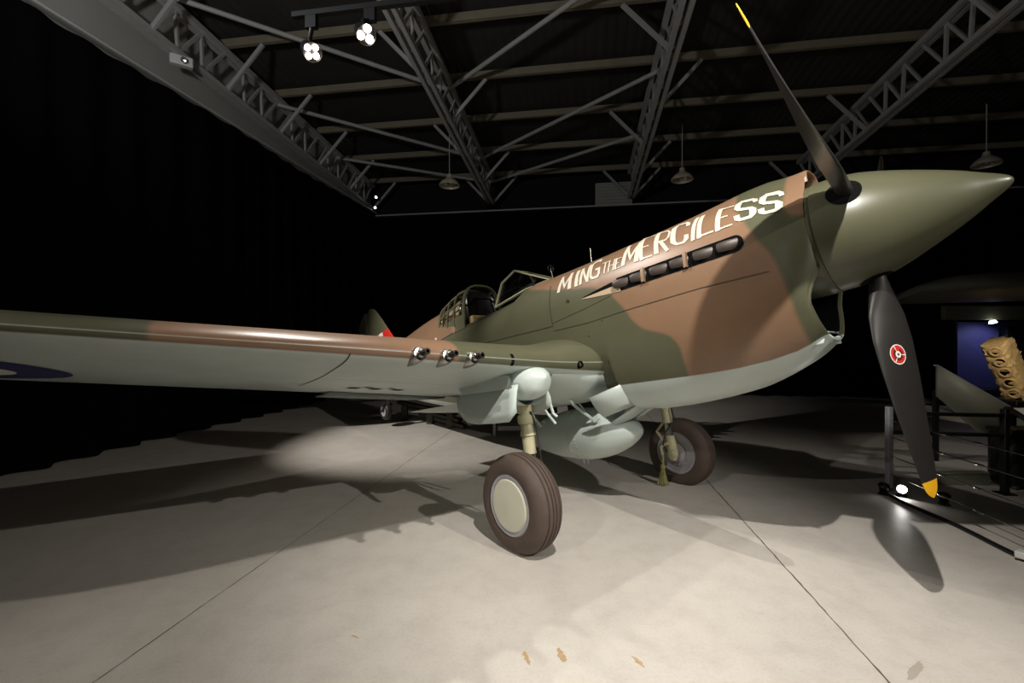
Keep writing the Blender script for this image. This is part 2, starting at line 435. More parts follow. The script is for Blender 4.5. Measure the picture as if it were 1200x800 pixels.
# nose ring behind the spinner
mb = MB(); mb.rev([(.838, .30), (.838, .365), (.85, .37), (.93, .372), (1.02, .372), (1.1, .36), (1.3, .30), (1.45, .2)], (0, 0, -.005), (1, 0, 0), 64)
ab(mb, 'nose_ring', M['green'])
# carburettor scoop mouth on top of the cowl
mb = MB(); rws = []
for k, (a, s) in enumerate(((.93, .82), (.868, .86), (.855, .93), (.852, 1.0), (.862, 1.06), (.90, 1.07), (.98, 1.06))):
    rws.append([(a, .125 * s * spow(math.cos(rad(180 * i / 16)), .7), .385 + .098 * s * spow(math.sin(rad(180 * i / 16)), .7)) for i in range(17)])
mb.grid(rws, 0); mb.add(rws[0] , [tuple(range(17))], 1)
ab(mb, 'carburettor_scoop', [M['brown'], M['dark']])
# splitter plates in the chin intake
mb = MB()
mb.grid([[(.96, .20, -.695), (.95, .14, -.62), (.95, -.14, -.62), (.96, -.20, -.695)], [(1.12, .20, -.70), (1.12, .14, -.62), (1.12, -.14, -.62), (1.12, -.20, -.70)]])
o = ab(mb, 'radiator_splitter', M['sky'], smooth=30); o.modifiers.new('solid', 'SOLIDIFY').thickness = .008

# exhaust stacks
for s in (1, -1):
    for k in range(6):
        a = 1.30 + k * .172 + (.0 if k < 2 else (.012 if k < 4 else .02)); mb = MB(); rws = []
        for t, hw, hh, o in ((0, .05, .030, -.03), (.03, .058, .036, -.006), (.08, .056, .038, .016), (.13, .05, .035, .032), (.15, .046, .031, .034)):
            rws.append([(a - .075 + t + .004 * math.cos(q), s * (ysurf(min(a, 2.2), .06) + o + .014 * math.cos(q)), .060 + hh * math.sin(q)) for q in [2 * PI * i / 14 for i in range(14)]])
        mb.grid(rws, 0, True, None, True, False); mb.add(rws[-1], [tuple(range(14))], 1)
        ab(mb, 'exhaust_stack', [M['steel'], M['dark']])
    for a in (1.625, 1.985):
        mb = MB(); mb.grid([[skin(a + d, .06 + v * .058, o, s) for v in (-1, -.5, 0, .5, 1)] for d, o in ((-.014, .002), (-.012, .028), (.012, .028), (.014, .002))])
        ab(mb, 'exhaust_divider', M['brown'])

# spinner + propeller
SPT = [(0, .003), (.003, .013), (.012, .025), (.03, .040), (.066, .064), (.1, .084), (.17, .131), (.255, .178), (.34, .222), (.43, .266), (.52, .306), (.6, .336), (.68, .356), (.76, .367), (.835, .370)]
def spr(a): return interp(SPT, a)
mb = MB(); prof = SPT[:5] + [(lerp(.066, .835, i / 24), (spr(lerp(.066, .835, i / 24) - .012) + spr(lerp(.066, .835, i / 24)) + spr(lerp(.066, .835, i / 24) + .012)) / 3) for i in range(1, 25)] + [(.838, .356), (.838, 0)]
mb.rev(prof, (0, 0, 0), (1, 0, 0), 72)
sp = ab(mb, 'spinner', M['green']); sp['label'] = 'pointed green spinner'
def blade(ang):
    A = rad(ang); rd = Vector((0, math.cos(A), math.sin(A)))
    tang = Vector((0, math.sin(A), -math.cos(A)))           # direction of travel (clockwise seen from the cockpit)
    tab = [(.27, .085, .085, 44), (.36, .10, .08, 42), (.45, .155, .066, 38), (.58, .25, .046, 33), (.75, .31, .034, 27), (.95, .322, .026, 22), (1.15, .305, .02, 18.5), (1.35, .265, .016, 15.5), (1.5, .222, .012, 13.5), (1.58, .188, .010, 13), (1.63, .146, .008, 13), (1.66, .09, .006, 13), (1.676, .02, .003, 13)]
    fine = []
    for i in range(61):
        r = .27 + (1.676 - .27) * (1 - (1 - i / 60) ** 1.25)
        fine.append((r,) + tuple(interp([(t[0], t[c]) for t in tab], r) for c in (1, 2, 3)))
    fine.insert(0, (.2, .075, .075, 62))
    mb = MB(); rws = []; NB = 28
    def frame(b):
        b = rad(b); ch = tang * math.cos(b) + Vector((-1, 0, 0)) * math.sin(b); nf = Vector((-1, 0, 0)) * math.cos(b) - tang * math.sin(b); return ch, nf
    def surf(r, u):   # point on the cambered front face, u in -1..1 along chord
        c, t, b = (interp([(x[0], x[k]) for x in tab], r) for k in (1, 2, 3)); ch, nf = frame(b)
        return Vector((.655, 0, 0)) + rd * r + ch * (c / 2 * u) + nf * (t * .62 * math.sqrt(max(0, 1 - u * u)) + .0015)
    for r, c, t, b in fine:
        ch, nf = frame(b)
        row = []
        for k in range(NB):
            q = 2 * PI * k / NB; x = math.cos(q); y = math.sin(q)
            row.append(Vector((.655, 0, 0)) + rd * r + ch * (c / 2 * x) + nf * (t * (.62 if y > 0 else .38) * y))
        rws.append(row)
    mb.grid(rws, 0, True, None, False, True, lambda i, j: 1 if fine[i][0] > 1.575 else 0)
    # round maker's emblem on the front face
    def ring(r0, r1, mat, q0=0, q1=360, n=28, lift=0):
        rr = []
        for k in range(n + 1):
            q = rad(lerp(q0, q1, k / n)); row = []
            for rr_ in (r0, r1):
                c = interp([(x[0], x[1]) for x in tab], .83) / 2
                p = surf(.83 + rr_ * math.cos(q), (rr_ * math.sin(q)) / c - .12)
                row.append(p + frame(25)[1] * lift)
            rr.append(row)
        mb.grid(rr, mat)
    ring(0, .056, 4, lift=.001); ring(.038, .056, 3, lift=.0016); ring(.056, .062, 2, lift=.002)
    ring(.018, .052, 3, 150, 210, 8, .0022)
    ring(0, .021, 2, lift=.0028); ring(0, .008, 4, lift=.0034)
    for q in (60, 180 + 120, 0): 
        q = q + 0
    for q0 in (82, 202, 322): ring(.012, .054, 2, q0 - 4, q0 + 4, 3, .003)
    o = ab(mb, 'propeller_blade', [M['blade'], M['yellow'], M['white'], M['red'], M['darkred']], smooth=50)
    o['label'] = 'black propeller blade with yellow tip'
    mb = MB(); rws = []
    for k in range(25):
        q = 2 * PI * k / 24; y = .10 * math.cos(q); x = .088 * math.sin(q); row = []
        for s in (1.0, .25):
            aa = .655 + x * s; off = tang * (y * s)
            R = spr(aa) + .002
            d = (rd + off / max(R, .1)).normalized() 
            row.append(Vector((aa, 0, 0)) + d * R)
        rws.append(row)
    mb.grid(rws, 0); o2 = ab(mb, 'blade_root_hole', M['dark'], o)  # darkness of the blade root hole, drawn as a flat patch
    return o
for ang in (-90, 30, 150): blade(ang)
# ------------------------------------------------------------------ windscreen, canopy, cockpit
def pipe(pts, w, mat, name, parent=plane, h=None):
    mb = MB()
    for a, b in zip(pts, pts[1:]): mb.bar(a, b, w, h or w, 0, (1, 0, .2))
    return ab(mb, name, mat, parent, 30)
FT = {}
for s in (1, -1):
    FT[s] = dict(foot=(4.02, s * .36, .335), cor=(3.95, s * .275, .615), top=(3.89, s * .11, .765), cb=(3.30, s * .14, .468), sb=(3.56, s * .27, .425))
ws = MB()
W = .016
for s in (1, -1):
    f = FT[s]
    for a, b in (('foot', 'cor'), ('cor', 'top'), ('top', 'cb'), ('cb', 'sb'), ('sb', 'foot')): ws.bar(f[a], f[b], W * 1.3, W, 0, (1, 0, .2))
ws.bar(FT[1]['top'], FT[-1]['top'], W * 1.3, W); ws.bar(FT[1]['cb'], FT[-1]['cb'], W, W)
wsc = ab(ws, 'windscreen', M['frame'], smooth=30)
def pane(pts, name, parent, thick=.006):
    P = [Vector(p) for p in pts]; n = (P[1] - P[0]).cross(P[2] - P[0]).normalized() * thick
    mb = MB(); k = len(P)
    mb.add(P + [p + n for p in P], [tuple(range(k))[::-1], tuple(range(k, 2 * k))] + [(i, (i + 1) % k, k + (i + 1) % k, k + i) for i in range(k)])
    return ab(mb, name, M['glass'], parent, 30)
pane([FT[1]['top'], FT[1]['cb'], FT[-1]['cb'], FT[-1]['top']], 'glass_pane', wsc)
for s in (1, -1): pane([FT[s][k] for k in ('foot', 'cor', 'top', 'cb', 'sb')], 'glass_pane', wsc)
# instrument coaming under the windscreen
mb = MB(); mb.grid([[(a, h * math.cos(rad(q)), z + t * math.sin(rad(q))) for q in range(0, 181, 15)] for a, h, z, t in ((3.45, .24, .44, .11), (3.7, .27, .39, .15), (3.84, .27, .36, .17), (3.86, .25, .35, .155), (3.87, .0, .35, .0))])
ab(mb, 'instrument_coaming', M['leather'])
# sliding canopy, pushed back
CA = [(4.74, .315, .255, .575), (4.95, .318, .25, .575), (5.15, .312, .235, .55), (5.40, .292, .19, .535)]
def cpt(k, q, grow=0.0):
    a, w, z, h = CA[k] if isinstance(k, int) else tuple(interp([(c[0], c[i]) for c in CA], k) for i in range(4))
    return (a, (w + grow) * spow(math.cos(q), .62), z + (h + grow) * spow(math.sin(q), .8))
def carch(k, w, dep=.022):
    a = CA[k][0] if isinstance(k, int) else k
    rw = [[], [], [], []]
    for i in range(25):
        q = PI * i / 24
        for r, (d, g) in zip(rw, ((-w / 2, 0), (-w / 2, dep), (w / 2, dep), (w / 2, 0))):
            p = cpt(a, q, g); r.append((p[0] + d, p[1], p[2]))
    return rw + [rw[0]]
mb = MB()
for a in (4.74, 4.96, 5.14, 5.29, 5.40): mb.grid(carch(a, .045 if a in (4.74, 5.40) else .018))
for q in (rad(58), rad(122), rad(31), rad(149)):
    for a in (4.74, 4.90, 5.1, 5.28): 
        b = min(5.40, a + .2); mb.bar(cpt(a, q, .012), cpt(b, q, .012), .02, .02)
for s in (0, PI):
    rws = []
    for a in (4.72, 4.9, 5.1, 5.25, 5.42):
        rws.append([cpt(max(4.74, min(5.4, a)), s + (q if s == 0 else -q), .014) for q in (0, .08, .16, .24)])
    for r, a in zip(rws, (4.72, 4.9, 5.1, 5.25, 5.42)):
        for i in range(4): r[i] = (a, r[i][1], r[i][2])
    mb.grid(rws)
can = ab(mb, 'sliding_canopy', M['green'])
mb = MB(); mb.grid([[cpt(a, PI * i / 24, .006) for i in range(25)] for a in (4.75, 4.9, 5.0, 5.15, 5.28, 5.39)])
gl = ab(mb, 'canopy_glass', M['glass'], can)
gl.modifiers.new('solid', 'SOLIDIFY').thickness = .004
mb = MB(); rws = []
for a, g in ((4.965, .06), (5.1, .06), (5.25, .055), (5.38, .05), (5.46, .07)):
    rws.append([(a,) + tuple(cpt(min(a, 5.40), PI * i / 24, -g))[1:] for i in range(25)])
mb.grid(rws); ab(mb, 'rear_fairing', M['pale'])
# armoured head rest and bulkhead
mb = MB(); rws = []
for a, k in ((4.76, .80), (4.74, .95), (4.76, 1.0), (4.82, 1.0), (4.84, .9)):
    rws.append([(a + .05 * (z0 - .3), .245 * k * spow(math.cos(q), .55), .53 + .24 * k * spow(math.sin(q), .6)) for q in [2 * PI * i / 28 for i in range(28)] for z0 in (.5 + .2 * math.sin(q),)])
mb.grid(rws, 0, True, None, True, True)
ab(mb, 'head_rest', M['leather'])
mb = MB(); mb.grid([[(4.915, .29 * spow(math.cos(rad(q)), .7), .2 + .60 * spow(math.sin(rad(q)), .75)) for q in range(0, 181, 10)], [(4.915, .29 * math.cos(rad(q)), .2) for q in range(0, 181, 10)]])
ab(mb, 'armour_plate', M['tan'])
mb = MB(); mb.box((4.70, 0, .35), (.10, .50, .12)); ab(mb, 'seat', M['tan'], bevel=.02)
# ring sight, mast rod
mb = MB(); mb.tube([(3.385, .0, .50), (3.395, 0, .592)], .006); mb.rev([(-.004, .038), (-.004, .046), (.004, .046), (.004, .038), (-.004, .038)], (3.40, 0, .637), (1, 0, 0), 24); mb.tube([(3.40, -.04, .637), (3.40, .04, .637)], .0025, 6); mb.tube([(3.40, 0, .6), (3.40, 0, .655)], .002, 6)
ab(mb, 'ring_sight', M['chrome'])
mb = MB(); mb.tube([(2.83, 0, .46), (2.815, 0, .665)], [.007, .004]); ab(mb, 'bead_sight', M['chrome'])

# ------------------------------------------------------------------ wing
def airfoil(n=36):
    out = []
    def th(x): return 5 * (.2969 * math.sqrt(x) - .126 * x - .3516 * x * x + .2843 * x ** 3 - .1036 * x ** 4)
    def cam(x):
        m, p = .02, .2
        return m / p / p * (2 * p * x - x * x) if x < p else m / (1 - p) ** 2 * (1 - 2 * p + 2 * p * x - x * x)
    for i in range(n + 1):
        x = (1 - math.cos(PI * i / n)) / 2; out.append((x, cam(x), th(x)))
    return out
AF = airfoil()
def wing_dims(y):
    le = 2.50 + .032 * y; te = 5.28 - .235 * y; z = -.622 + .088 * y; tc = lerp(.15, .095, y / 5.5)
    if y < 1.15:
        k = 1 - y / 1.15; k = k * k * (3 - 2 * k); le += .05 * k; tc += .085 * k; z += .05 * k
    if y > 4.75:
        t = (y - 4.75) / (5.69 - 4.75); e = math.sqrt(max(0.0, 1 - t * t)); mid = lerp(le, te, .42); le = mid + (le - mid) * max(.02, e); te = mid + (te - mid) * max(.02, e)
    return le, te, z, tc
def wing_rows(side):
    ys = [.30, .40, .47, .55, .63, .72, .82, .95, 1.1, 1.3, 1.5, 1.8, 2.0, 2.2, 2.4, 2.5, 2.6, 2.7, 2.9, 3.1, 3.3, 3.4, 3.5, 3.6, 3.7, 3.9, 4.1, 4.3, 4.5, 4.75, 4.95, 5.15, 5.3, 5.42, 5.52, 5.6, 5.65, 5.68, 5.688]
    rows = []; pnt = []
    for y in ys:
        le, te, z0, tc = wing_dims(y); c = te - le; inc = math.sin(rad(.1)); row = []
        rr = [(x, cm + t * tc, 1, x) for x, cm, t in reversed(AF)] + [(x, cm - t * tc, -1, x) for x, cm, t in AF[1:]]
        for x, z, s, _ in rr:
            row.append((le + x * c, side * y, z0 + z * c - x * c * inc))
            br = .83 - abs(y - 2.77 + .10 * math.sin(3.1 * x * c + .6)) - (.02 if x < .1 else 0)
            un = -x if s > 0 else x - .012
            if x < .012: un = (-z / tc * .12 if s > 0 else x - .012)
            if s > 0 and x >= .012: un = -.05
            pnt.append((br, un * c * .6))
        rows.append(row)
    return rows, pnt
def wing_pt(y, x, low=True, side=1, off=.003):
    le, te, z0, tc = wing_dims(y); c = te - le
    t = 5 * tc * (.2969 * math.sqrt(x) - .126 * x - .3516 * x * x + .2843 * x ** 3 - .1036 * x ** 4)
    m, p = .02, .2; cm = m / p / p * (2 * p * x - x * x) if x < p else m / (1 - p) ** 2 * (1 - 2 * p + 2 * p * x - x * x)
    return (le + x * c, side * y, z0 + (cm - t if low else cm + t) * c - x * c * math.sin(rad(.1)) - (off if low else -off))
def wing_at(y, a, low=True, side=1, off=.003):
    le, te, _, _ = wing_dims(y); return wing_pt(y, max(.0005, min(.999, (a - le) / (te - le))), low, side, off)
wings = {}
for side in (1, -1):
    mb = MB(); rows, pnt = wing_rows(side); mb.grid(rows, 0, False, pnt, False, True)
    # roundel on the underside: blue disc, white centre
    cy, ca = 4.36, 3.60
    for r0, r1, mt, of in ((.30, .52, 1, .003), (0, .30, 2, .003)):
        rr = []
        for k in range(49):
            q = 2 * PI * k / 48
            rr.append([wing_at(cy + lerp(r0, r1, u) * math.cos(q), ca + lerp(r0, r1, u) * math.sin(q), True, side, of) for u in (0, .25, .5, .75, 1)])
        mb.grid(rr, mt)
    # skin joints underneath, flap and aileron hinge lines
    def wl(y0, a0, y1, a1, w=.008, low=True):
        rr = []
        for i in range(25):
            t = i / 24; y = lerp(y0, y1, t); a = lerp(a0, a1, t); d = Vector((y1 - y0, a1 - a0, 0)).normalized()
            rr.append([wing_at(y + d.y * w / 2, a - d.x * w / 2, low, side), wing_at(y - d.y * w / 2, a + d.x * w / 2, low, side)])
        mb.grid(rr, 3)
    wl(2.62, 2.6, 2.62, 3.7); wl(.75, 4.55, 2.9, 4.28); wl(2.9, 4.28, 2.9, 4.55); wl(2.95, 4.3, 4.9, 3.92); wl(1.6, 3.2, 2.6, 3.2, .004)
    # case ejection slots
    for y in (1.82, 2.02, 2.2):
        for da in (0.0,):
            mb.grid([[wing_at(y + u, 3.72 + v, True, side) for u in (-.045, .045)] for v in (-.06, .06)], 4)
    for y in (1.92, 2.12): mb.grid([[wing_at(y + u, 3.60 + v, True, side) for u in (-.03, .03)] for v in (-.03, .03)], 4)
    w = ab(mb, 'wing', [M['camo'], M['blue'], M['white'], M['line'], M['dark']], smooth=85, paint=True)
    w['label'] = ('starboard' if side > 0 else 'port') + ' wing, brown and green above and grey below'
    wings[side] = w
    for y in (1.80, 2.0, 2.2):
        le = wing_dims(y)[0]; z0 = wing_dims(y)[2] - .012; mb = MB()
        mb.rev([(.16, .058), (.05, .056), (.0, .05), (-.028, .043), (-.03, .028), (.0, .026)], (le, side * y, z0), (1, 0, 0), 24, 0)
        mb.rev([(.03, .026), (-.055, .026), (-.06, .023), (-.06, .022)], (le, side * y, z0), (1, 0, 0), 20, 0)
        mb.rev([(-.05, .021), (-.115, .021), (-.118, .017), (-.118, .012), (-.06, .011)], (le, side * y, z0), (1, 0, 0), 20, 1)
        ab(mb, 'gun_barrel', [M['chrome'], M['gun']], w)
    # dark slot by the landing light and the little gun port in the root
    mb = MB(); mb.grid([[wing_pt(1.45 + .014 * u, x, lo, side, .002) for u in (-1, 1)] for x, lo in ((.006, False), (.003, False), (.0005, False), (.0005, True), (.004, True), (.012, True))])
    ab(mb, 'wing_slot', M['dark'], w)
    mb = MB(); le, _, z0, _ = wing_dims(.74); mb.rev([(.08, .03), (-.012, .03), (-.012, .022), (.05, .02)], (le, side * .74, z0 - .02), (1, 0, -.1), 18); ab(mb, 'root_inlet', M['dark'], w)
    # split flap dropped a little, with actuator tube
    mb = MB(); rr = []
    for i in range(13):
        y = lerp(.78, 2.2, i / 12); te = wing_dims(y)[1]; p = wing_at(y, te - .45); rr.append([p, (te - .2, p[1], wing_at(y, te - .2)[2] - .02), (te - .01, p[1], wing_at(y, te - .01)[2] - .035)])
    mb.grid(rr); fl = ab(mb, 'wing_flap', M['sky'], w); fl.modifiers.new('solid', 'SOLIDIFY').thickness = .012
# blend of the root leading edge into the belly, under the nose
mb = MB(); rws = []
for i in range(41):
    u = -1 + i / 20; y = .98 * u; k = abs(u) ** 2.2; row = []
    zf = lerp(-.62, -.60, k); zl = lerp(-.885, -.70, k); af = 2.60 + .03 * k
    for t in [j / 12 for j in range(13)]:
        a = af + .62 * (1 - math.cos(t * PI / 2)); row.append((a, y, zf + (zl - zf) * math.sin(t * PI / 2) ** .9))
    for a, dz in ((3.6, -.005), (4.2, .01), (4.8, .05), (5.2, .09)): row.append((a, y, zl + dz * (1 - k) - .02 * k))
    rws.append(row)
mb.grid(rws)
ab(mb, 'belly_fairing', M['sky'], smooth=60)

# ------------------------------------------------------------------ cowl flaps
def hinge(y):
    zt, zb, w, zc_, nt, nb = sec(2.455); f = lambda yy: zc_ - (zc_ - zb) * (1 - min(.999, abs(yy) / w) ** nb) ** (1 / nb)
    z = f(y); d = (f(y + .004) - f(y - .004)) / .008; n = Vector((0, d, -1)).normalized(); return Vector((2.445, y, z + .004)), n
for (y0, y1, ang) in ((.375, .215, 22), (.195, .02, 24), (-.0, -.195, 24), (-.215, -.375, 22)):
    mb = MB(); ym = (y0 + y1) / 2; rr = []
    for t in (0, .5, 1):
        row = []
        for u in (0, .33, .66, 1):
            h, n = hinge(lerp(y0, y1, u)); _, nm = hinge(ym); row.append(h + (Vector((1, 0, 0)) * math.cos(rad(ang)) + nm * math.sin(rad(ang))) * .31 * t)
        rr.append(row)
    mb.grid(rr); o = ab(mb, 'cowl_flap', M['sky'], smooth=30); o.modifiers.new('solid', 'SOLIDIFY').thickness = .008
mb = MB(); mb.grid([[(2.478, y, -.55), (2.478, y, hinge(y)[0].z + .01)] for y in (-.44, -.3, -.15, 0, .15, .3, .44)]); ab(mb, 'radiator_exit', M['dark'])

# ------------------------------------------------------------------ tail
def fin_sec(rows_tab, thick, mat_of, name, mats, axis, cap=True):
    mb = MB(); rws = []
    for h, le, te, t in rows_tab:
        row = []
        for i in range(61):
            x = (1 - math.cos(PI * i / 60)) / 2; d = t * 2.6 * (.2969 * math.sqrt(x) - .126 * x - .3516 * x * x + .2843 * x ** 3 - .1036 * x ** 4); row.append((x, d))
        full = [(x, d) for x, d in reversed(row)] + [(x, -d) for x, d in row[1:]]
        rws.append([((le + x * (te - le)), d, h) if axis == 'z' else ((le + x * (te - le)), h, d + axis) for x, d in full])
    mb.grid(rws, 0, False, None, False, cap, (lambda i, j: mat_of(rws[i][j])) if mat_of else None)
    return ab(mb, name, mats, smooth=40)
FIN = []
for i in range(81):
    t = i / 80; h = .18 + (1.46 - .18) * t
    le = interp([(.18, 7.02), (.45, 7.2), (.76, 7.52), (1.13, 7.88), (1.3, 8.06), (1.4, 8.18), (1.44, 8.26), (1.46, 8.36)], h)
    te = interp([(.18, 8.60), (1.2, 8.60), (1.4, 8.58), (1.46, 8.5)], h); FIN.append((h, le, te, .16 * (1 - .6 * t)))
def flash(p):
    if p[2] < .92 - .1 * (p[0] - 7.5) and p[2] > .3:
        d = p[0] - interp([(.18, 7.02), (.45, 7.2), (.76, 7.52), (1.13, 7.88)], p[2])
        if p[0] < 7.88: return 1
        if p[0] < 8.18: return 2
        if p[0] < 8.48: return 3
    return 0
mbf = fin_sec(FIN, .1, flash, 'tail_fin', [M['green'], M['red'], M['white'], M['blue']], 'z')
mbf['label'] = 'green tail fin with red and white flash'
RUD = []
for i in range(17):
    t = i / 16; h = -.05 + (1.43 + .05) * t; te = 8.62 + .58 * math.sqrt(max(0.02, 1 - (abs(t - .42) / .6) ** 2.4)); RUD.append((h, 8.61, te, .10 * (1 - .6 * t)))
fin_sec(RUD, .1, None, 'rudder', M['green'], 'z')
for s in (1, -1):
    T = []
    for i in range(15):
        t = i / 14; y = .05 + 1.9 * t; e = math.sqrt(max(.02, 1 - max(0, (t - .7) / .3) ** 2)); le = 7.55 + .45 * t + .25 * (1 - e); te = 8.75 - .1 * t - .35 * (1 - e); T.append((s * y, le, te, .13 * (1 - .6 * t)))
    fin_sec(T, .1, None, 'tailplane', M['green'], .28)
mb = MB(); mb.tube([(7.85, 0, -.22), (7.98, 0, -.46)], .045); mb.tube([(7.98, .075, -.47), (8.08, .07, -.57)], .02); mb.tube([(7.98, -.075, -.47), (8.08, -.07, -.57)], .02); mb.tube([(7.98, -.08, -.47), (7.98, .08, -.47)], .025); mb.tube([(8.08, -.09, -.575), (8.08, .09, -.575)], .016)
tw = ab(mb, 'tail_gear', M['gun'])
TYRE = [(-.5, .62), (-.52, .68), (-.52, .78), (-.47, .88), (-.36, .95), (-.25, .985), (-.235, .962), (-.205, .962), (-.19, .992), (-.09, .998), (-.075, .968), (-.05, .968), (-.035, 1.0), (.035, 1.0), (.05, .968), (.075, .968), (.09, .998), (.19, .992), (.205, .962), (.235, .962), (.25, .985), (.36, .95), (.47, .88), (.52, .78), (.52, .68), (.5, .62)]
zt_ = -.575; RT = .165
mb = MB(); mb.rev([(t * .11, r * RT) for t, r in TYRE], (8.08, 0, zt_), (0, 1, 0), 36); tt = ab(mb, 'tail_tyre', M['hose'], tw)
mb = MB(); mb.rev([(-.04, 0), (-.045, .06), (-.05, .1), (.05, .1), (.045, .06), (.04, 0)], (8.08, 0, zt_), (0, 1, 0), 28); ab(mb, 'tail_wheel_hub', M['rim'], tw)

# ------------------------------------------------------------------ main gear
AXA, AXZ, RW = 2.915, -1.577, .383
for s in (1, -1):
    AXA = 2.915 if s > 0 else 2.965                      # the aircraft stands very slightly yawed over its wheels
    yl = 1.085
    top = (AXA - .015, s * yl, -.66); axl = (AXA + .01, s * yl, AXZ)
    mb = MB(); T = Vector(top); B = Vector(axl)
    L = lambda t: T.lerp(B, t)
    mb.tube([L(0), L(.08), L(.09), L(.42), L(.43), L(.46), L(.47), L(.62)], [.06, .06, .055, .055, .062, .062, .052, .052], 20)
    mb.tube([L(.62), L(.8)], .042, 20, 1)
    mb.tube([L(.78), L(.84), L(.86), L(1.02), L(1.08)], [.05, .052, .058, .06, .035], 20)
    mb.tube([L(.98), Vector((AXA, s * 1.36, AXZ))], .035, 16)
    mb.rev([(-.02, .068), (0, .072), (.03, .072), (.05, .068)], L(.3), B - T, 20)
    leg = ab(mb, 'main_gear_leg', [M['strut'], M['chrome']], smooth=40)
    mb = MB(); mb.tube([L(.6) + Vector((.05, 0, 0)), L(.72) + Vector((.16, 0, .0)), L(.9) + Vector((.055, 0, 0))], .014, 8); mb.tube([L(.6) + Vector((.05, s * .03, 0)), L(.72) + Vector((.16, s * .02, 0)), L(.9) + Vector((.055, s * .03, 0))], .012, 8)
    ab(mb, 'torque_link', M['strut'], leg)
    mb = MB(); mb.tube([L(.25) + Vector((-.06, 0, 0)), L(.4) + Vector((-.085, -s * .03, 0)), L(.6) + Vector((-.10, -s * .02, 0)), L(.72) + Vector((-.02, -s * .10, 0)), L(.86) + Vector((.05, -s * .08, 0)), L(.97) + Vector((.04, -s * .05, 0))], .009, 8)
    ab(mb, 'brake_hose', M['hose'], leg)
    mb = MB(); mb.rev([(-.02, .0), (-.02, .035), (.04, .04), (.045, 0)], L(1.0) + Vector((-.05, -s * .06, 0)), (0, -s, 0), 16); mb.tube([L(.86) + Vector((.0, -s * .05, 0)), L(.9) + Vector((.09, -s * .07, 0)), L(1) + Vector((.1, -s * .05, 0))], .02, 10)
    ab(mb, 'brake_unit', M['strut'], leg)
    mb = MB(); c = (AXA, s * 1.25, AXZ); mb.rev([(t * .25, r * RW) for t, r in TYRE], c, (0, 1, 0), 72)
    v2 = []                                                      # weight flattens the tread a little where it meets the floor
    for v in mb.v:
        wz = base.z + 0; h = (AW(*v)).z
        if h < .004:
            q = AW(*v); d = .004 - h; v2.append((v[0] + Up.z * 0, v[1], v[2] + d / Up.z))
        else: v2.append(v)
    mb.v = v2
    ab(mb, 'main_tyre', M['rubber'], leg, 28)
    mb = MB(); o = s
    mb.rev([(.085 * o, .245), (.118 * o, .238), (.125 * o, .225), (.118 * o, .205), (.112 * o, .203)], c, (0, 1, 0), 56, 0)
    mb.rev([(.112 * o, .205), (.128 * o, .19), (.134 * o, .12), (.136 * o, 0)], c, (0, 1, 0), 56, 1)
    mb.rev([(-.085 * o, .245), (-.118 * o, .235), (-.12 * o, .215), (-.10 * o, .205), (-.085 * o, .16), (-.08 * o, .11), (-.10 * o, .105), (-.105 * o, .05), (-.10 * o, 0)], c, (0, 1, 0), 56, 0)
    for k in range(8):
        q = 2 * PI * k / 8; mb.rev([(0, .012), (-.01 * o, .012), (-.012 * o, 0)], (c[0] + .135 * math.cos(q), c[1] - .083 * o, c[2] + .135 * math.sin(q)), (0, 1, 0), 8)
    ab(mb, 'wheel_hub', [M['rim'], M['hub']], leg)
    # knuckle fairing on the leading edge
    mb = MB(); rws = []
    for t in [i / 16 for i in range(17)]:
        a = 2.49 + (3.05 - 2.49) * t; r = math.sqrt(max(0, 1 - (1 - min(1, t / .42)) ** 2)) if t < .42 else 1 - .25 * ((t - .42) / .58) ** 2
        zc_ = lerp(-.66, -.62, t); row = []
        for k in range(24):
            q = 2 * PI * k / 24; row.append((a, s * (1.20 + .165 * r * spow(math.cos(q), .9)), zc_ + (.160 if math.sin(q) < 0 else .125) * r * spow(math.sin(q), .9)))
        rws.append(row)
    rws[0] = [(2.49, s * 1.20, -.655)] * 24
    mb.grid(rws, 0, True, None, False, True); ab(mb, 'gear_fairing', M['sky'], smooth=50)
    # gear pod behind it and its open clam-shell doors
    mb = MB(); rws = []
    for t in [i / 14 for i in range(15)]:
        a = lerp(2.66, 3.60, t); k = sstep(1.0, .72, t); row = []
        dz = lerp(.0, .06, t)
        for q in range(0, 181, 10):
            row.append((a, s * (1.22 + .19 * (.35 + .65 * k) * spow(math.cos(rad(q)), .75)), -.60 + dz - (.17 + .07 * k) * (k * .85 + .15) * spow(math.sin(rad(q)), .8)))
        rws.append(row)
    mb.grid(rws, 0); ab(mb, 'gear_pod', M['sky'], smooth=50)
    for sd in (1, -1):
        mb = MB(); rr = []
        prof_t = [(2.60, .20), (2.70, .265), (2.9, .265), (3.1, .26), (3.25, .235), (3.36, .15), (3.38, .08)] if sd > 0 else [(2.66, .16), (2.72, .21), (2.9, .22), (3.1, .21), (3.25, .16), (3.33, .08)]
        for a, dpt in prof_t:
            y0 = 1.22 + sd * .165
            rr.append([(a, s * (y0 + sd * .05 * math.sin(u * 1.5)), -.68 - dpt * u) for u in (0, .25, .5, .75, 1)])
        mb.grid(rr); o = ab(mb, 'gear_door', M['sky'], smooth=60); o.modifiers.new('solid', 'SOLIDIFY').thickness = .01
    # door linkage rods
    mb = MB(); mb.tube([(2.72, s * 1.0, -.70), (2.72, s * .95, -.93), (2.70, s * .93, -.96)], .012, 8); mb.tube([(2.76, s * .98, -.72), (2.86, s * .92, -.9)], .009, 8); mb.tube([(2.86, s * .92, -.88), (2.8, s * .86, -1.02)], .012, 8); mb.tube([(2.80, s * 1.02, -.78), (2.9, s * 1.0, -.8), (2.92, s * .86, -.83)], .012, 8)
    ab(mb, 'door_linkage', M['sky'])

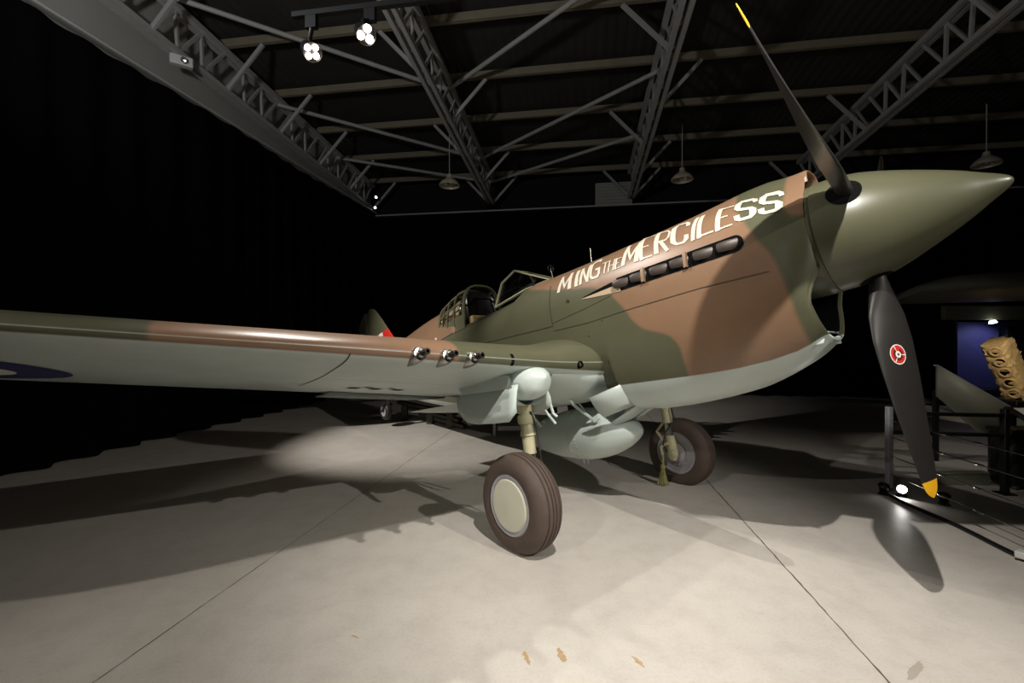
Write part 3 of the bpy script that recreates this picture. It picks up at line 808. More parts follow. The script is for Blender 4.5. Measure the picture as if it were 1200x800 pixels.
# ------------------------------------------------------------------ belly drop tank
mb = MB(); prof = []
for i in range(41):
    t = i / 40; a = 2.55 + 1.62 * t
    r = .262 * (math.sin(PI * min(1, t / .40) / 2) ** .62 if t < .40 else (math.cos((t - .40) / .60 * PI / 2 * .97) ** .66))
    prof.append((a, max(.002, r)))
mb.rev(prof, (0, .0, -1.19), (1, 0, 0), 56)
P0 = mb.v[:]; mb.v = [(x, y, z) for x, y, z in P0]
tk = ab(mb, 'drop_tank', M['sky'], smooth=60); tk['label'] = 'grey teardrop drop tank under the belly'
mb = MB()
rr = [[(a, y, -1.19 + s_ * .012 + math.copysign(math.sqrt(max(0, r * r - y * y)), 0)) for y in (0,)] for a, r, s_ in ((0, 0, 0),)]
mb.rev([(-.004, .263), (-.004, .2655), (.004, .2655), (.004, .263)], (3.28, 0, -1.19), (1, 0, 0), 56)
ab(mb, 'tank_seam', M['sky'], tk)
mb = MB()
for k in range(26):
    q = rad(10 + k * 8); mb.rev([(0, .008), (.004, .006), (.005, 0)], (3.18, .2625 * math.sin(q), -1.19 - .2625 * math.cos(q) * (1)), (0, math.sin(q), -math.cos(q)), 8)
ab(mb, 'tank_rivet', M['sky'], tk).__setitem__('kind', 'stuff')
mb = MB(); mb.tube([(3.28, .0, -1.45), (3.27, 0, -1.50)], .016, 10); mb.bar((3.22, 0, -1.452), (3.40, 0, -1.452), .05, .01); mb.bar((3.30, .03, -1.45), (3.31, .03, -1.49), .012, .02)
ab(mb, 'tank_drain', M['sky'], tk)
for s in (1, -1):
    for a0, a1, sw in ((2.98, 2.92, 1), (3.62, 3.68, 0)):
        mb = MB(); mb.tube([(a0, s * .47, -.80), (a0 - .01, s * .43, -.88), (a1, s * .225, -1.06), (a1 - .02, s * .18, -1.03)], .016, 10); mb.rev([(-.008, .0), (-.008, .03), (.008, .03), (.008, 0)], (a1, s * .215, -1.055), (0, s * .7, .7), 12); ab(mb, 'sway_brace', M['sky'], tk)
    mb = MB(); mb.tube([(3.1, s * .24, -.84), (3.1, s * .13, -.96)], .010, 8); ab(mb, 'sway_brace', M['sky'], tk)
mb = MB(); mb.box((3.25, 0, -.89), (.35, .07, .13)); mb.box((3.7, 0, -.89), (.12, .06, .13)); ab(mb, 'tank_rack', M['gun'], tk, bevel=.008)
# ------------------------------------------------------------------ hall: L = across, D = along the hall
SA, CA_ = math.sin(rad(8.69)), math.cos(rad(8.69))
def H(l, d, z): return Vector((CA_ * l + SA * d, -SA * l + CA_ * d, z))
def hb(mb, name, mats, smooth=None, parent=None, bevel=0, loc=None):
    if parent is not None and parent.type == 'EMPTY': return mb.build(name, mats, parent, smooth, tuple(parent.location), False, bevel)
    if parent is not None: return mb.build(name, mats, parent, smooth, None, False, bevel)
    return mb.build(name, mats, None, smooth, None, False, bevel)
def structure(o): o['kind'] = 'structure'; return o

# floor
m, nt, b = newmat('painted_concrete'); N = nt.nodes; Lk = nt.links
tc = N.new('ShaderNodeTexCoord')
def noise(s, d=6, r=.6):
    n = N.new('ShaderNodeTexNoise'); n.inputs['Scale'].default_value = s; n.inputs['Detail'].default_value = d; n.inputs['Roughness'].default_value = r
    Lk.new(tc.outputs['Object'], n.inputs['Vector']); return n.outputs['Fac']
def ramp(f, p0, c0, p1, c1):
    r = N.new('ShaderNodeValToRGB'); e = r.color_ramp.elements; e[0].position = p0; e[0].color = c0; e[1].position = p1; e[1].color = c1
    Lk.new(f, r.inputs['Fac']); return r.outputs['Color']
def mul(a, c, f=1.0):
    x = N.new('ShaderNodeMix'); x.data_type = 'RGBA'; x.blend_type = 'MULTIPLY'; x.inputs['Factor'].default_value = f
    Lk.new(a, x.inputs['A']); Lk.new(c, x.inputs['B']); return x.outputs['Result']
c = ramp(noise(.7), .32, srgb(192, 185, 177), .68, srgb(208, 201, 192))
c = mul(c, ramp(noise(5, 8, .7), .3, (.86, .85, .84, 1), .55, (1, 1, 1, 1)), .8)
c = mul(c, ramp(noise(60, 4, .7), .35, (.88, .87, .86, 1), .5, (1, 1, 1, 1)), .7)
Lk.new(c, b.inputs['Base Color'])
rr_ = N.new('ShaderNodeMapRange'); rr_.inputs['To Min'].default_value = .34; rr_.inputs['To Max'].default_value = .52
Lk.new(noise(3), rr_.inputs['Value']); Lk.new(rr_.outputs['Result'], b.inputs['Roughness']); b.inputs['Specular IOR Level'].default_value = .35
bp = N.new('ShaderNodeBump'); bp.inputs['Strength'].default_value = .06; bp.inputs['Distance'].default_value = .01; Lk.new(noise(18), bp.inputs['Height']); Lk.new(bp.outputs['Normal'], b.inputs['Normal'])
M['floor'] = m
M['joint'] = plain('floor_joint', srgb(92, 84, 72), .8)
M['floorshade'] = plain('painted_floor_shadow', srgb(166, 157, 145), .6, var=.1, scale=20)  # faint floor shadow painted as a grey patch
M['stain'] = plain('rust_stain', srgb(178, 150, 112), .6, var=.25, scale=30)
mb = MB()
LX0, LX1, DY0, DY1 = -7.6, 15.0, -7.0, 15.2
mb.add([H(LX0, DY0, 0), H(LX1, DY0, 0), H(LX1, DY1, 0), H(LX0, DY1, 0)], [(0, 1, 2, 3)])
def joint(l, d0, d1, w, wob=.004):
    rws = []; n = int((d1 - d0) / .05)
    for i in range(n + 1):
        d = lerp(d0, d1, i / n); o = random.uniform(-wob, wob); ww = w * random.uniform(.55, 1.3); rws.append([H(l + o - ww / 2, d, .001), H(l + o + ww / 2, d, .001)])
    mb.grid(rws, 1)
joint(1.455, -6.5, 14, .010, .003); joint(-2.29, -6.5, 14, .006, .002); joint(5.2, 6, 14, .008); joint(-6.05, -3, 14, .006)
joint(3.1, 5.0, 5.9, .006, .001)
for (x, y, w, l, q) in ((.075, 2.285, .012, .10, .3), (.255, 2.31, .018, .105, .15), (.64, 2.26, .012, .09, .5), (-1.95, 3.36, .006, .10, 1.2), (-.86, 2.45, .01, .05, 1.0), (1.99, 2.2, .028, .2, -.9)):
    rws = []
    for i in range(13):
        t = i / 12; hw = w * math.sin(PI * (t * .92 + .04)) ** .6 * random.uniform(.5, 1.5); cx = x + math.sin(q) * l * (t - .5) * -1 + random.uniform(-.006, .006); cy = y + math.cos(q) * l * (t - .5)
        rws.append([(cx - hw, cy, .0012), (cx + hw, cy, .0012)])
    mb.grid(rws, 3 if w == .028 else 2)  # widest patch is the painted shadow, the others are rust stains
structure(mb.build('floor', [M['floor'], M['joint'], M['stain'], M['floorshade']]))

# walls, roof sheet
M['wall'] = plain('grey_sheet_wall', srgb(168, 166, 158), .7, var=.1, scale=2)
M['blackwall'] = plain('black_wall_paint', srgb(20, 20, 20), .9)
M['roofsheet'] = plain('dark_roof_sheet', srgb(54, 52, 48), .85, var=.25, scale=2.5)
M['steelwork'] = plain('grey_painted_steel', srgb(176, 174, 168), .55, var=.12, scale=5)
M['purlin'] = plain('timber_purlin', srgb(136, 127, 106), .7, var=.2, scale=5)
M['cloth'] = plain('black_drape', srgb(8, 8, 8), .95, var=.2, scale=2, spec=.05)
HB = lambda d: 7.23 - .078 * d                       # underside of the trusses
def quadwall(name, p, mat):
    mb = MB(); P = [Vector(x) for x in p]; n = (P[1] - P[0]).cross(P[3] - P[0]).normalized() * .1
    mb.add(P + [x + n for x in P], [(0, 1, 2, 3), (7, 6, 5, 4), (0, 4, 5, 1), (1, 5, 6, 2), (2, 6, 7, 3), (3, 7, 4, 0)])
    return structure(mb.build(name, mat))
quadwall('wall_left', [H(-7.5, -7, 0), H(-7.5, 15.1, 0), H(-7.5, 15.1, 8), H(-7.5, -7, 8.8)], M['wall'])
quadwall('wall_back', [H(-7.5, 15.1, 0), H(15, 15.1, 0), H(15, 15.1, 8), H(-7.5, 15.1, 8)], M['blackwall'])
quadwall('wall_right', [H(15, 15.1, 0), H(15, -7, 0), H(15, -7, 9), H(15, 15.1, 9)], M['blackwall'])
quadwall('wall_front', [H(15, -7, 0), H(-7.5, -7, 0), H(-7.5, -7, 9), H(15, -7, 9)], M['blackwall'])
mb = MB()                                             # corrugated roof sheet
rws = []
n = 452
for i in range(n + 1):
    l = lerp(-7.5, 15, i / n); w = .005 * (1 if i % 4 in (1, 2) else -1)
    rws.append([H(l, d, HB(d) + 1.13 + w) for d in (-7, 15.1)])
mb.grid(rws); structure(mb.build('ceiling', M['roofsheet']))
# girt line, and wall column shadows built as black bars, above the drape
mb = MB(); mb.bar(H(-7.44, -6, 6.52), H(-7.44, 15, 6.3), .05, .03); structure(mb.build('trim_1', M['blackwall']))
for k, d in enumerate((4.9, 6.35, 7.93, 9.5, 11.1, 12.7)):
    mb = MB(); mb.bar(H(-7.44, d, 5.2), H(-7.44, d, 6.9), .07, .06, 0, (1, 0, 0)); structure(mb.build('trim_%d' % (k + 2), M['blackwall']))

# trusses
def truss(L, label):
    t = empty('roof_truss', loc=H(L, 0, HB(0))); tag(t, label, 'roof truss', 'roof trusses')
    D0, D1 = -1.6, 14.4
    for z, nm, w, h in ((0, 'bottom_chord', .10, .09), (.78, 'top_chord', .12, .10)):
        for dx in (-.07, .07):
            mb = MB(); mb.bar(H(L + dx, D0, HB(D0) + z), H(L + dx, D1, HB(D1) + z), w * .75, h); hb(mb, nm, M['steelwork'], None, t)
    d = D0; k = 0
    while d < D1 - .1:
        for a, b_ in (((d, .04), (d + .5, .76)), ((d + .5, .76), (d + .56, .04)), ((d + .56, .04), (d + 1.05, .76)), ((d + 1.05, .76), (d + 1.08, .04)), ((d + 1.08, .04), (d + 1.6, .76))):
            mb = MB(); mb.bar(H(L, a[0], HB(a[0]) + a[1]), H(L, b_[0], HB(b_[0]) + b_[1]), .05, .05, 0, (1, 0, 0)); hb(mb, 'web_bar', M['steelwork'], None, t)
        d += 1.6; k += 1
    nodes = [1.6 * i for i in range(0, 10)]
    for i, d in enumerate(nodes):
        sides = (1,) if L < -7 else ((1, -1) if i == 9 else ((-1,) if i % 2 else (1,)))
        for s in sides:
            mb = MB(); mb.bar(H(L + s * .05, d, HB(d) + .0), H(L + s * .86, d, HB(d) + .86), .07, .05, 0, (0, 1, 0)); hb(mb, 'knee_brace', M['steelwork'], None, t)
    return t
truss(-7.06, 'grey lattice roof truss running along the left wall above the black drape')
truss(-2.9, 'pale grey lattice roof truss just right of the two lit track spotlights')
truss(1.58, 'brownish roof truss descending behind the raised propeller blade tip')
truss(6.45, 'dim dark roof truss above the spinner at upper right')
ordn = ['first', 'second', 'third', 'fourth', 'fifth', 'sixth', 'seventh']
for i, d in enumerate((14.4, 12.8, 11.2, 9.6, 8.0, 6.4, 4.8)):
    mb = MB(); mb.bar(H(-7.4, d, HB(d) + .95), H(14.9, d, HB(d) + .95), .08, .15, 0, (0, 0, 1))
    tag(mb.build('roof_purlin', M['purlin']), 'long horizontal roof purlin, %s one out from the back drape' % ordn[i], 'purlin', 'roof purlins')
for (l0, d0, l1, d1, lab) in ((-2.9, 9.6, 1.58, 6.4, 'diagonal roof tie right of the pale truss, nearer the camera'), (-2.9, 12.8, 1.58, 9.6, 'diagonal roof tie between pale and brownish trusses, middle one of three'), (-2.9, 14.4, 1.58, 12.0, 'diagonal roof tie between pale and brownish trusses, farthest back'),
                            (-7.06, 6.4, -2.9, 9.6, 'diagonal roof tie passing behind the two lit track spotlights'), (-7.06, 9.6, -2.9, 12.8, 'diagonal roof tie left of the pale truss, below the lit spotlights'), (-7.06, 12.2, -2.9, 14.4, 'diagonal roof tie left of the pale truss, farthest back')):
    mb = MB(); mb.tube([H(l0, d0, HB(d0) + .70), H(l1, d1, HB(d1) + .70)], .045, 10); tag(mb.build('roof_tie', M['steelwork'], None, 40), lab, 'roof tie', 'diagonal roof ties')

# black drapes and their head rails
def drape(name, f, s0, s1, top, label, seedv):
    rnd = random.Random(seedv); n = int((s1 - s0) / .055); rws = []; ph = 0
    zs = [0.012, .5, 1.6, 3, 4.6, top]
    base_ = []
    for i in range(n + 1):
        ph += rnd.uniform(.35, .75); base_.append(ph)
    for k, z in enumerate(zs):
        amp = .10 - .085 * z / top
        rws.append([f(lerp(s0, s1, i / n), amp * math.sin(base_[i]) + .05 * math.sin(base_[i] * .13 + k * .3), z + (0 if k < 5 else .01 * math.sin(base_[i]))) for i in range(n + 1)])
    mb = MB(); mb.grid(rws); o = mb.build(name, M['cloth'], None, 60); tag(o, label, 'curtain'); return o
drape('black_drape', lambda s, o, z: H(-6.79 + o, s, z), -6.6, 14.1, 5.82, 'tall black drape hanging along the left side of the hall', 3)
drape('black_drape', lambda s, o, z: H(s, 14.1 + o, z), -6.9, 14.6, 5.72, 'tall black drape hanging across the far end behind the aircraft', 5)
mb = MB(); mb.tube([H(-6.72, -6.6, 5.86), H(-6.72, 14.05, 5.86)], .025, 10); tag(mb.build('curtain_rail', M['steelwork'], None, 40), 'thin grey rail along the top of the left black drape', 'rail')
mb = MB(); mb.tube([H(-6.72, 14.0, 5.76), H(14.6, 14.0, 5.76)], .025, 10); tag(mb.build('curtain_rail', M['steelwork'], None, 40), 'thin grey rail along the top of the far black drape', 'rail')
mb = MB(); mb.box((0, 0, 0), (1.15, .12, .75), 0, Matrix.Translation(H(1.05, 14.62, 6.28)) @ Matrix.Rotation(-rad(8.69), 4, 'Z'))
for k in range(6): mb.box((0, 0, 0), (1.05, .03, .05), 0, Matrix.Translation(H(1.05, 14.54, 6.02 + k * .1)) @ Matrix.Rotation(-rad(8.69), 4, 'Z'))
tag(mb.build('air_vent', M['wall'], None, 30, None, False, .01), 'pale grey vent panel above the far drape beside the brownish truss', 'vent')
for d in (14.62,):
    mb = MB(); mb.bar(H(.7, d, 6.2), H(.7, 15.05, 6.2), .06, .06); mb.bar(H(1.4, d, 6.2), H(1.4, 15.05, 6.2), .06, .06); structure(mb.build('trim_9', M['blackwall']))

# emergency light box on the left truss, camera/lamp in the far corner
p = H(-6.98, 6.95, 6.56); t = empty('emergency_light', loc=p); tag(t, 'small white emergency light box fixed on the left roof truss', 'light')
M['boxwhite'] = plain('white_plastic', srgb(215, 215, 210), .4)
mb = MB(); R_ = Matrix.Translation(p) @ Matrix.Rotation(rad(35), 4, 'Z')
mb.box((0, 0, 0), (.34, .13, .17), 0, R_); hb(mb, 'housing', M['boxwhite'], 30, t, .02)
mb = MB(); mb.rev([(0, .05), (.04, .045), (.05, 0)], p + Vector((.1, -.07, -.02)), (.3, -1, -.3), 20); hb(mb, 'lens', M['chrome'], 40, t)
mb = MB(); mb.bar(p + Vector((0, 0, .05)), p + Vector((-.08, .05, .20)), .03, .03); hb(mb, 'bracket', M['steelwork'], 30, t)

def emis(name, col, s): return plain(name, col, .4, emit=col, estr=s)
M['lamp'] = emis('warm_lamp_glow', (1.0, .90, .72, 1), 14)
M['lampw'] = emis('white_lamp_glow', (1.0, .97, .92, 1), 90)
M['lampd'] = emis('small_lamp_glow', (.85, .9, 1.0, 1), 6)
M['blackmetal'] = plain('black_metal', srgb(22, 22, 23), .45)

# lighting track and the two lit spotlights
TZ = 4.56
K2 = [Vector((-1.80, 4.02, 4.22)), Vector((-1.26, 3.85, 4.26))]
A_ = Vector((-1.98, 4.05, TZ)); dirL = H(1, 0, 0) - H(0, 0, 0)
mb = MB(); mb.bar(A_, A_ + dirL * 4.2, .05, .045)
for q in (2.6, 3.9):
    mb.tube([A_ + dirL * q, Vector((*(A_ + dirL * q).xy, 7.35))], .006, 6)
tag(mb.build('lighting_track', M['blackmetal'], None, 40), 'black lighting track carrying two lit spotlights under the roof', 'lighting track')
AIM = [Vector((.9, 3.4, 1.5)), Vector((1.5, 3.0, 1.4))]
for i, (c, lab) in enumerate(zip(K2, ('black track spotlight with four lit lenses, left of the pair', 'bright track spotlight with glowing lenses, right of the pair'))):
    tp = Vector((c.x - .04, c.y, TZ)); t0 = A_ + dirL * ((c - A_).dot(dirL)); t = empty('track_spotlight', loc=c); tag(t, lab, 'spotlight', 'spotlights on the track')
    d = (AIM[i] - c).normalized()
    view = (Vector((0, 0, 1.63)) - c).normalized(); d = (d + view * 1.2).normalized()
    mb = MB(); mb.box((0, 0, 0), (.10, .05, .11), 0, Matrix.Translation(Vector((t0.x, t0.y, TZ - .080))) @ Matrix.Rotation(-rad(8.69), 4, 'Z')); mb.tube([(t0.x, t0.y, TZ - .13), c - d * .06 + Vector((0, 0, .10)), c], .022, 10); hb(mb, 'bracket', M['blackmetal'], 40, t)
    mb = MB(); mb.rev([(-.16, .0), (-.16, .04), (-.13, .06), (-.02, .07), (0, .082), (.03, .086), (.03, .08), (.0, .078), (-.005, 0)], c, d, 28); hb(mb, 'housing', M['blackmetal'], 40, t)
    u = d.cross(Vector((0, 0, 1))).normalized(); w = u.cross(d)
    for k in range(4 if i == 0 else 3):
        q = 2 * PI * k / (4 if i == 0 else 3) + (.4 if i == 0 else PI / 2); e = c + d * .012 + u * .046 * math.cos(q) + w * .046 * math.sin(q)
        mb = MB(); mb.rev([(0, .028 if i == 0 else .034), (.008, .022), (.010, 0)], e, d, 20); hb(mb, 'lens', M['lamp'], 40, t)

# pendant dome lamps, unlit
M['dome'] = plain('enamel_dome', srgb(222, 212, 188), .3, .3, var=.2, scale=9)
for (x, y, z, lab) in ((-1.58, 11.3, 5.52, 'unlit dome pendant lamp hanging left of the pale truss end'), (4.12, 10.83, 5.50, 'unlit dome pendant lamp hanging above the nose lettering'), (10.5, 9.9, 5.50, 'faint dome pendant lamp beyond the spinner tip')):
    t = empty('pendant_lamp', loc=(x, y, z)); tag(t, lab, 'lamp', 'dome pendant lamps')
    mb = MB(); mb.rev([(.0, .25), (.01, .262), (.05, .25), (.11, .2), (.16, .13), (.2, .08), (.24, .065), (.29, .06), (.30, 0)], (x, y, z), (0, 0, 1), 36); o = hb(mb, 'shade', M['dome'], 50, t)
    mb = MB(); mb.rev([(.02, 0), (.03, .05), (.07, .065), (.12, .045), (.2, .03)], (x, y, z), (0, 0, 1), 20); hb(mb, 'bulb', M['boxwhite'], 50, t)
    mb = MB(); mb.tube([(x, y, z + .29), (x, y, z + 1.35)], .012, 8); hb(mb, 'stem', M['steelwork'], 40, t)
for (l, d, z, lab) in ((-6.62, 13.75, 5.95, 'tiny lit lamp on the curtain rail in the far left corner'), (-6.66, 13.9, 6.34, 'tiny lit lamp on the truss end in the far left corner')):
    p = H(l, d, z); t = empty('clip_lamp', loc=p); tag(t, lab, 'lamp')
    mb = MB(); mb.rev([(-.10, 0), (-.10, .04), (0, .055), (.0, .05), (-.02, 0)], p, (.3, -1, -.2), 16); mb.tube([p + Vector((-.02, .06, 0)), p + Vector((-.03, .05, -.08 if z < 6.2 else .12))], .01, 8); hb(mb, 'housing', M['blackmetal'], 40, t)
    mb = MB(); mb.rev([(-.01, .042), (.006, .03), (.01, 0)], p, (.3, -1, -.2), 16); hb(mb, 'lens', M['lampd'], 40, t)

# rope tassel tied to the far main gear axle
tz = AW(3.03, -.97, -1.585); t = empty('rope_tassel', loc=(tz.x, tz.y, 0.0)); tag(t, 'frayed green rope tassel hanging from the far main wheel axle', 'tassel')
M['rope'] = plain('green_rope', srgb(150, 150, 96), .85, var=.35, scale=60)
mb = MB(); mb.tube([tz + Vector((.0, .0, .01)), tz + Vector((.0, -.005, -.10)), (tz.x, tz.y, .215)], .013, 10); mb.rev([(0, .012), (.02, .03), (.05, .028), (.06, .012)], (tz.x, tz.y, .175), (0, 0, 1), 16); hb(mb, 'cord', M['rope'], 40, t)
mb = MB(); rnd = random.Random(2)
for k in range(90):
    q = rnd.uniform(0, 2 * PI); r = rnd.uniform(.2, 1) ** .5; mb.tube([(tz.x + .015 * r * math.cos(q), tz.y + .015 * r * math.sin(q), .19), (tz.x + .035 * r * math.cos(q), tz.y + .035 * r * math.sin(q), .11), (tz.x + .062 * r * math.cos(q + .1), tz.y + .062 * r * math.sin(q + .1), rnd.uniform(.002, .02))], .0045, 5)
o = hb(mb, 'strands', M['rope'], 40, t); o['kind'] = 'stuff'

# dark timber cradle and white bench frame behind the gear
M['timber'] = plain('dark_timber', srgb(62, 60, 50), .7, var=.2)
t = empty('timber_cradle', loc=(-2.0, 8.6, 0)); tag(t, 'dark low timber trestle on the floor behind the aircraft tail wheel', 'trestle')
mb = MB()
for k in range(3): mb.bar((-2.35 + .25 * k, 9.3 - .12 * k, .34 - .10 * k), (-1.05 + .1 * k, 8.3 - .1 * k, .26 - .10 * k), .12, .07)
hb(mb, 'beam', M['timber'], 30, t, .01)
for x, y in ((-2.2, 9.15), (-1.15, 8.3), (-1.6, 8.7)):
    mb = MB(); mb.bar((x, y, .3), (x, y, 0), .12, .12, 0, (1, 0, 0)); hb(mb, 'leg', M['timber'], 30, t, .01)
t = empty('white_trestle', loc=(.0, 8.2, 0)); tag(t, 'white metal trestle frame standing behind the near main gear leg', 'trestle')
M['whitepaint'] = plain('white_painted_steel', srgb(205, 205, 205), .45)
mb = MB(); mb.bar((-.30, 7.6, .62), (-.30, 7.6, .0), .045, .045, 0, (1, 0, 0)); hb(mb, 'leg', M['whitepaint'], 30, t)
mb = MB(); mb.bar((.30, 7.6, .62), (.30, 7.6, .0), .045, .045, 0, (1, 0, 0)); hb(mb, 'leg', M['whitepaint'], 30, t)
mb = MB(); mb.bar((-.24, 7.6, .135), (.30, 7.6, .135), .06, .075); mb.bar((-.30, 7.6, .62), (.30, 7.6, .62), .05, .05); hb(mb, 'rail', M['whitepaint'], 30, t)

# wire barrier on the right
BL = 3.35
t = empty('wire_barrier', loc=H(BL, 5.47, 0)); tag(t, 'black wire barrier fence with thin steel cables at right of the propeller', 'barrier')
M['postgrey'] = plain('grey_post', srgb(165, 168, 175), .4)
for (l, d, mt) in ((BL, 5.47, 'postgrey'), (BL, 3.0, 'blackmetal'), (4.45, 5.47, 'blackmetal')):
    mb = MB(); mb.bar(H(l, d, 0), H(l, d, .90), .06, .05, 0, (1, 0, 0)); mb.box(tuple(H(l, d, .006)), (.14, .14, .012)); hb(mb, 'post', M[mt], 30, t, .006)
for z in (.75, .57, .365, .17):
    mb = MB(); mb.tube([H(BL, 5.47, z), H(BL, 3.0, z)], .005, 8); o = hb(mb, 'cable', M['chrome'], 40, t)
    for d in (4.75, 4.35, 3.85): 
        mb = MB(); mb.tube([H(BL, d + .05, z), H(BL, d + .04, z), H(BL, d - .04, z), H(BL, d - .05, z)], [.005, .011, .011, .005], 8); mb.build('turnbuckle', M['chrome'], o, 40, tuple(t.location))
for z in (.83, .62): 
    mb = MB(); mb.bar(H(BL, 5.47, z), H(4.45, 5.47, z), .05, .035); hb(mb, 'rail', M['blackmetal'], 30, t)
mb = MB(); pts = [H(3.22 + .03 * math.sin(d * 2.1) + .015 * math.sin(d * 6), d, .018) for d in [5.3 - .08 * i for i in range(34)]]; mb.tube(pts, .018, 10); tag(mb.build('floor_cable', M['blackmetal'], None, 40), 'black power cable lying on the floor along the wire barrier', 'cable')
p = H(3.23, 3.83, 0); t = empty('junction_box', loc=p); tag(t, 'small white power box on the black floor cable', 'power box')
mb = MB(); mb.box((p.x, p.y, .045), (.085, .065, .05), 0, Matrix.Translation(p) @ Matrix.Rotation(.5, 4, 'Z') @ Matrix.Translation(-p)); hb(mb, 'housing', M['boxwhite'], 30, t, .008)
mb = MB(); mb.box((p.x, p.y - .034, .045), (.03, .006, .02), 0, Matrix.Translation(p) @ Matrix.Rotation(.5, 4, 'Z') @ Matrix.Translation(-p)); hb(mb, 'socket', M['blackmetal'], 30, t)
for (x, y, on, lab) in ((4.07, 4.66, True, 'glaring floor spotlight beside the lower propeller blade tip'), (3.93, 4.72, False, 'small dim floor spotlight left of the glaring one'), (4.28, 4.42, False, 'small black floor spotlight right of the glaring one')):
    t = empty('floor_spotlight', loc=(x, y, 0)); tag(t, lab, 'floor light', 'floor spotlights')
    d = Vector((-x * .9, -y, 1.2)).normalized() if on else Vector((-.3, -.4, .9)).normalized(); c = Vector((x, y, .075))
    mb = MB(); mb.rev([(-.05, 0), (-.05, .035), (.02, .045), (.025, .05), (.025, .043), (.01, .04), (.008, 0)], c, d, 24); hb(mb, 'housing', M['blackmetal'], 40, t)
    mb = MB(); mb.rev([(.009, .038), (.014, .03), (.016, 0)], c, d, 24); hb(mb, 'lens', M['lampw'] if on else M['chrome'], 40, t)
    mb = MB(); mb.rev([(0, .05), (.012, .048), (.014, .012), (.05, .01)], (x, y, .0), (0, 0, 1), 20); hb(mb, 'base', M['blackmetal'], 40, t)

# wing of another aircraft in the gloom, exhibit niche, relic engine
M['gloom'] = plain('dark_olive_paint', srgb(112, 112, 100), .5)
t = empty('parked_aircraft', loc=(10.6, 8.2, 0)); tag(t, 'dark wing of another parked aircraft beyond the propeller at right', 'aircraft')
mb = MB(); rws = []
for i in range(28):
    tt_ = i / 27; x = lerp(6.85, 11.6, tt_); e = math.sqrt(max(0, 1 - max(0, (1 - tt_ / .16)) ** 2)) if tt_ < .16 else 1; le = 6.75 + .02 * i / 27 + .7 * (1 - e); te = 8.9 - .8 * (1 - e)
    row = []
    for xx, cm, th_ in [(a, b_, c_) for a, b_, c_ in reversed(AF)]: row.append((x, le + xx * (te - le), 2.50 + .13 * tt_ - .09 * xx * 2 + (cm + th_ * .17) * (te - le)))
    for xx, cm, th_ in AF[1:]: row.append((x, le + xx * (te - le), 2.50 + .13 * tt_ - .09 * xx * 2 + (cm - th_ * .17) * (te - le)))
    rws.append(row)
mb.grid(rws, 0, False, None, True, True); hb(mb, 'wing', M['gloom'], 40, t)
mb = MB(); rws = []
for k in range(15):
    u = k / 14; r = .62 * math.sin(PI * (.12 + .8 * u)) ** .6; rws.append([(11.9 + r * math.cos(q), 5.2 + 4.4 * u, 1.9 + r * 1.05 * math.sin(q)) for q in [2 * PI * j / 24 for j in range(24)]])
mb.grid(rws, 0, True, None, True, True); hb(mb, 'fuselage', M['gloom'], 40, t)
for y in (6.2, 8.6):
    mb = MB(); mb.tube([(11.9, y, 1.4), (11.9, y, .3)], .06, 12); mb.rev([(-.09, 0), (-.09, .2), (-.06, .28), (.06, .28), (.09, .2), (.09, 0)], (11.9, y, .28), (1, 0, 0), 28); hb(mb, 'landing_gear', M['blackmetal'], 40, t)
M['bluepanel'] = plain('blue_lit_display_panel', srgb(84, 84, 150), .6)  # blue light falling on the panel is put into its colour
M['olive'] = plain('olive_board', srgb(120, 118, 92), .6)
M['panelgrey'] = plain('grey_green_panel', srgb(138, 138, 122), .5)
t = empty('display_niche', loc=(11.2, 11.3, 0)); tag(t, 'blue-lit display niche with olive header board at far right', 'display case')
mb = MB(); mb.box((12.8, 11.6, 1.05), (3.4, .06, 2.1)); hb(mb, 'back_panel', M['bluepanel'], 30, t, .005)
mb = MB(); mb.box((12.25, 11.0, 2.30), (3.3, .10, .34)); hb(mb, 'header_board', M['olive'], 30, t, .01)
mb = MB(); mb.box((10.98, 11.3, 1.1), (.08, .5, 2.2)); hb(mb, 'side_panel', M['blackmetal'], 30, t, .005)
mb = MB(); mb.box((13.5, 11.4, 1.0), (1.9, .14, 2.0)); hb(mb, 'dark_board', M['blackmetal'], 30, t, .005)
mb = MB(); mb.box((12.7, 11.3, .2), (2.4, .5, .4)); hb(mb, 'plinth', M['blackmetal'], 30, t, .01)
mb = MB(); mb.rev([(0, .0), (0, .06), (.05, .08), (.055, .06), (.05, 0)], (11.75, 10.93, 2.10), (0, -.3, -1), 20); hb(mb, 'lamp', M['lampd'], 40, t)
# relic engine block
M['relic'] = plain('corroded_alloy', srgb(214, 184, 132), .7, var=.45, scale=16, bump=.8)
t = empty('engine_relic', loc=(8.9, 8.1, 0)); tag(t, 'corroded tan engine block relic with a row of round ports, on black stand', 'engine')
MM = Matrix.Translation((8.98, 8.1, 1.15)) @ Matrix.Rotation(rad(-24), 4, 'Y') @ Matrix.Rotation(rad(18), 4, 'Z')
mb = MB(); rnd = random.Random(4); rws = []
for i in range(29):
    z = lerp(-.62, .5, i / 28); row = []
    for k in range(24):
        q = 2 * PI * k / 24; row.append(MM @ Vector((.20 * spow(math.cos(q), .5) * (1 + rnd.uniform(-.09, .09)), .18 * spow(math.sin(q), .5) * (1 + rnd.uniform(-.09, .09)), z + .03 * math.sin(q * 3))))
    rws.append(row)
mb.grid(rws, 0, True, None, True, True); hb(mb, 'block', M['relic'], 30, t)
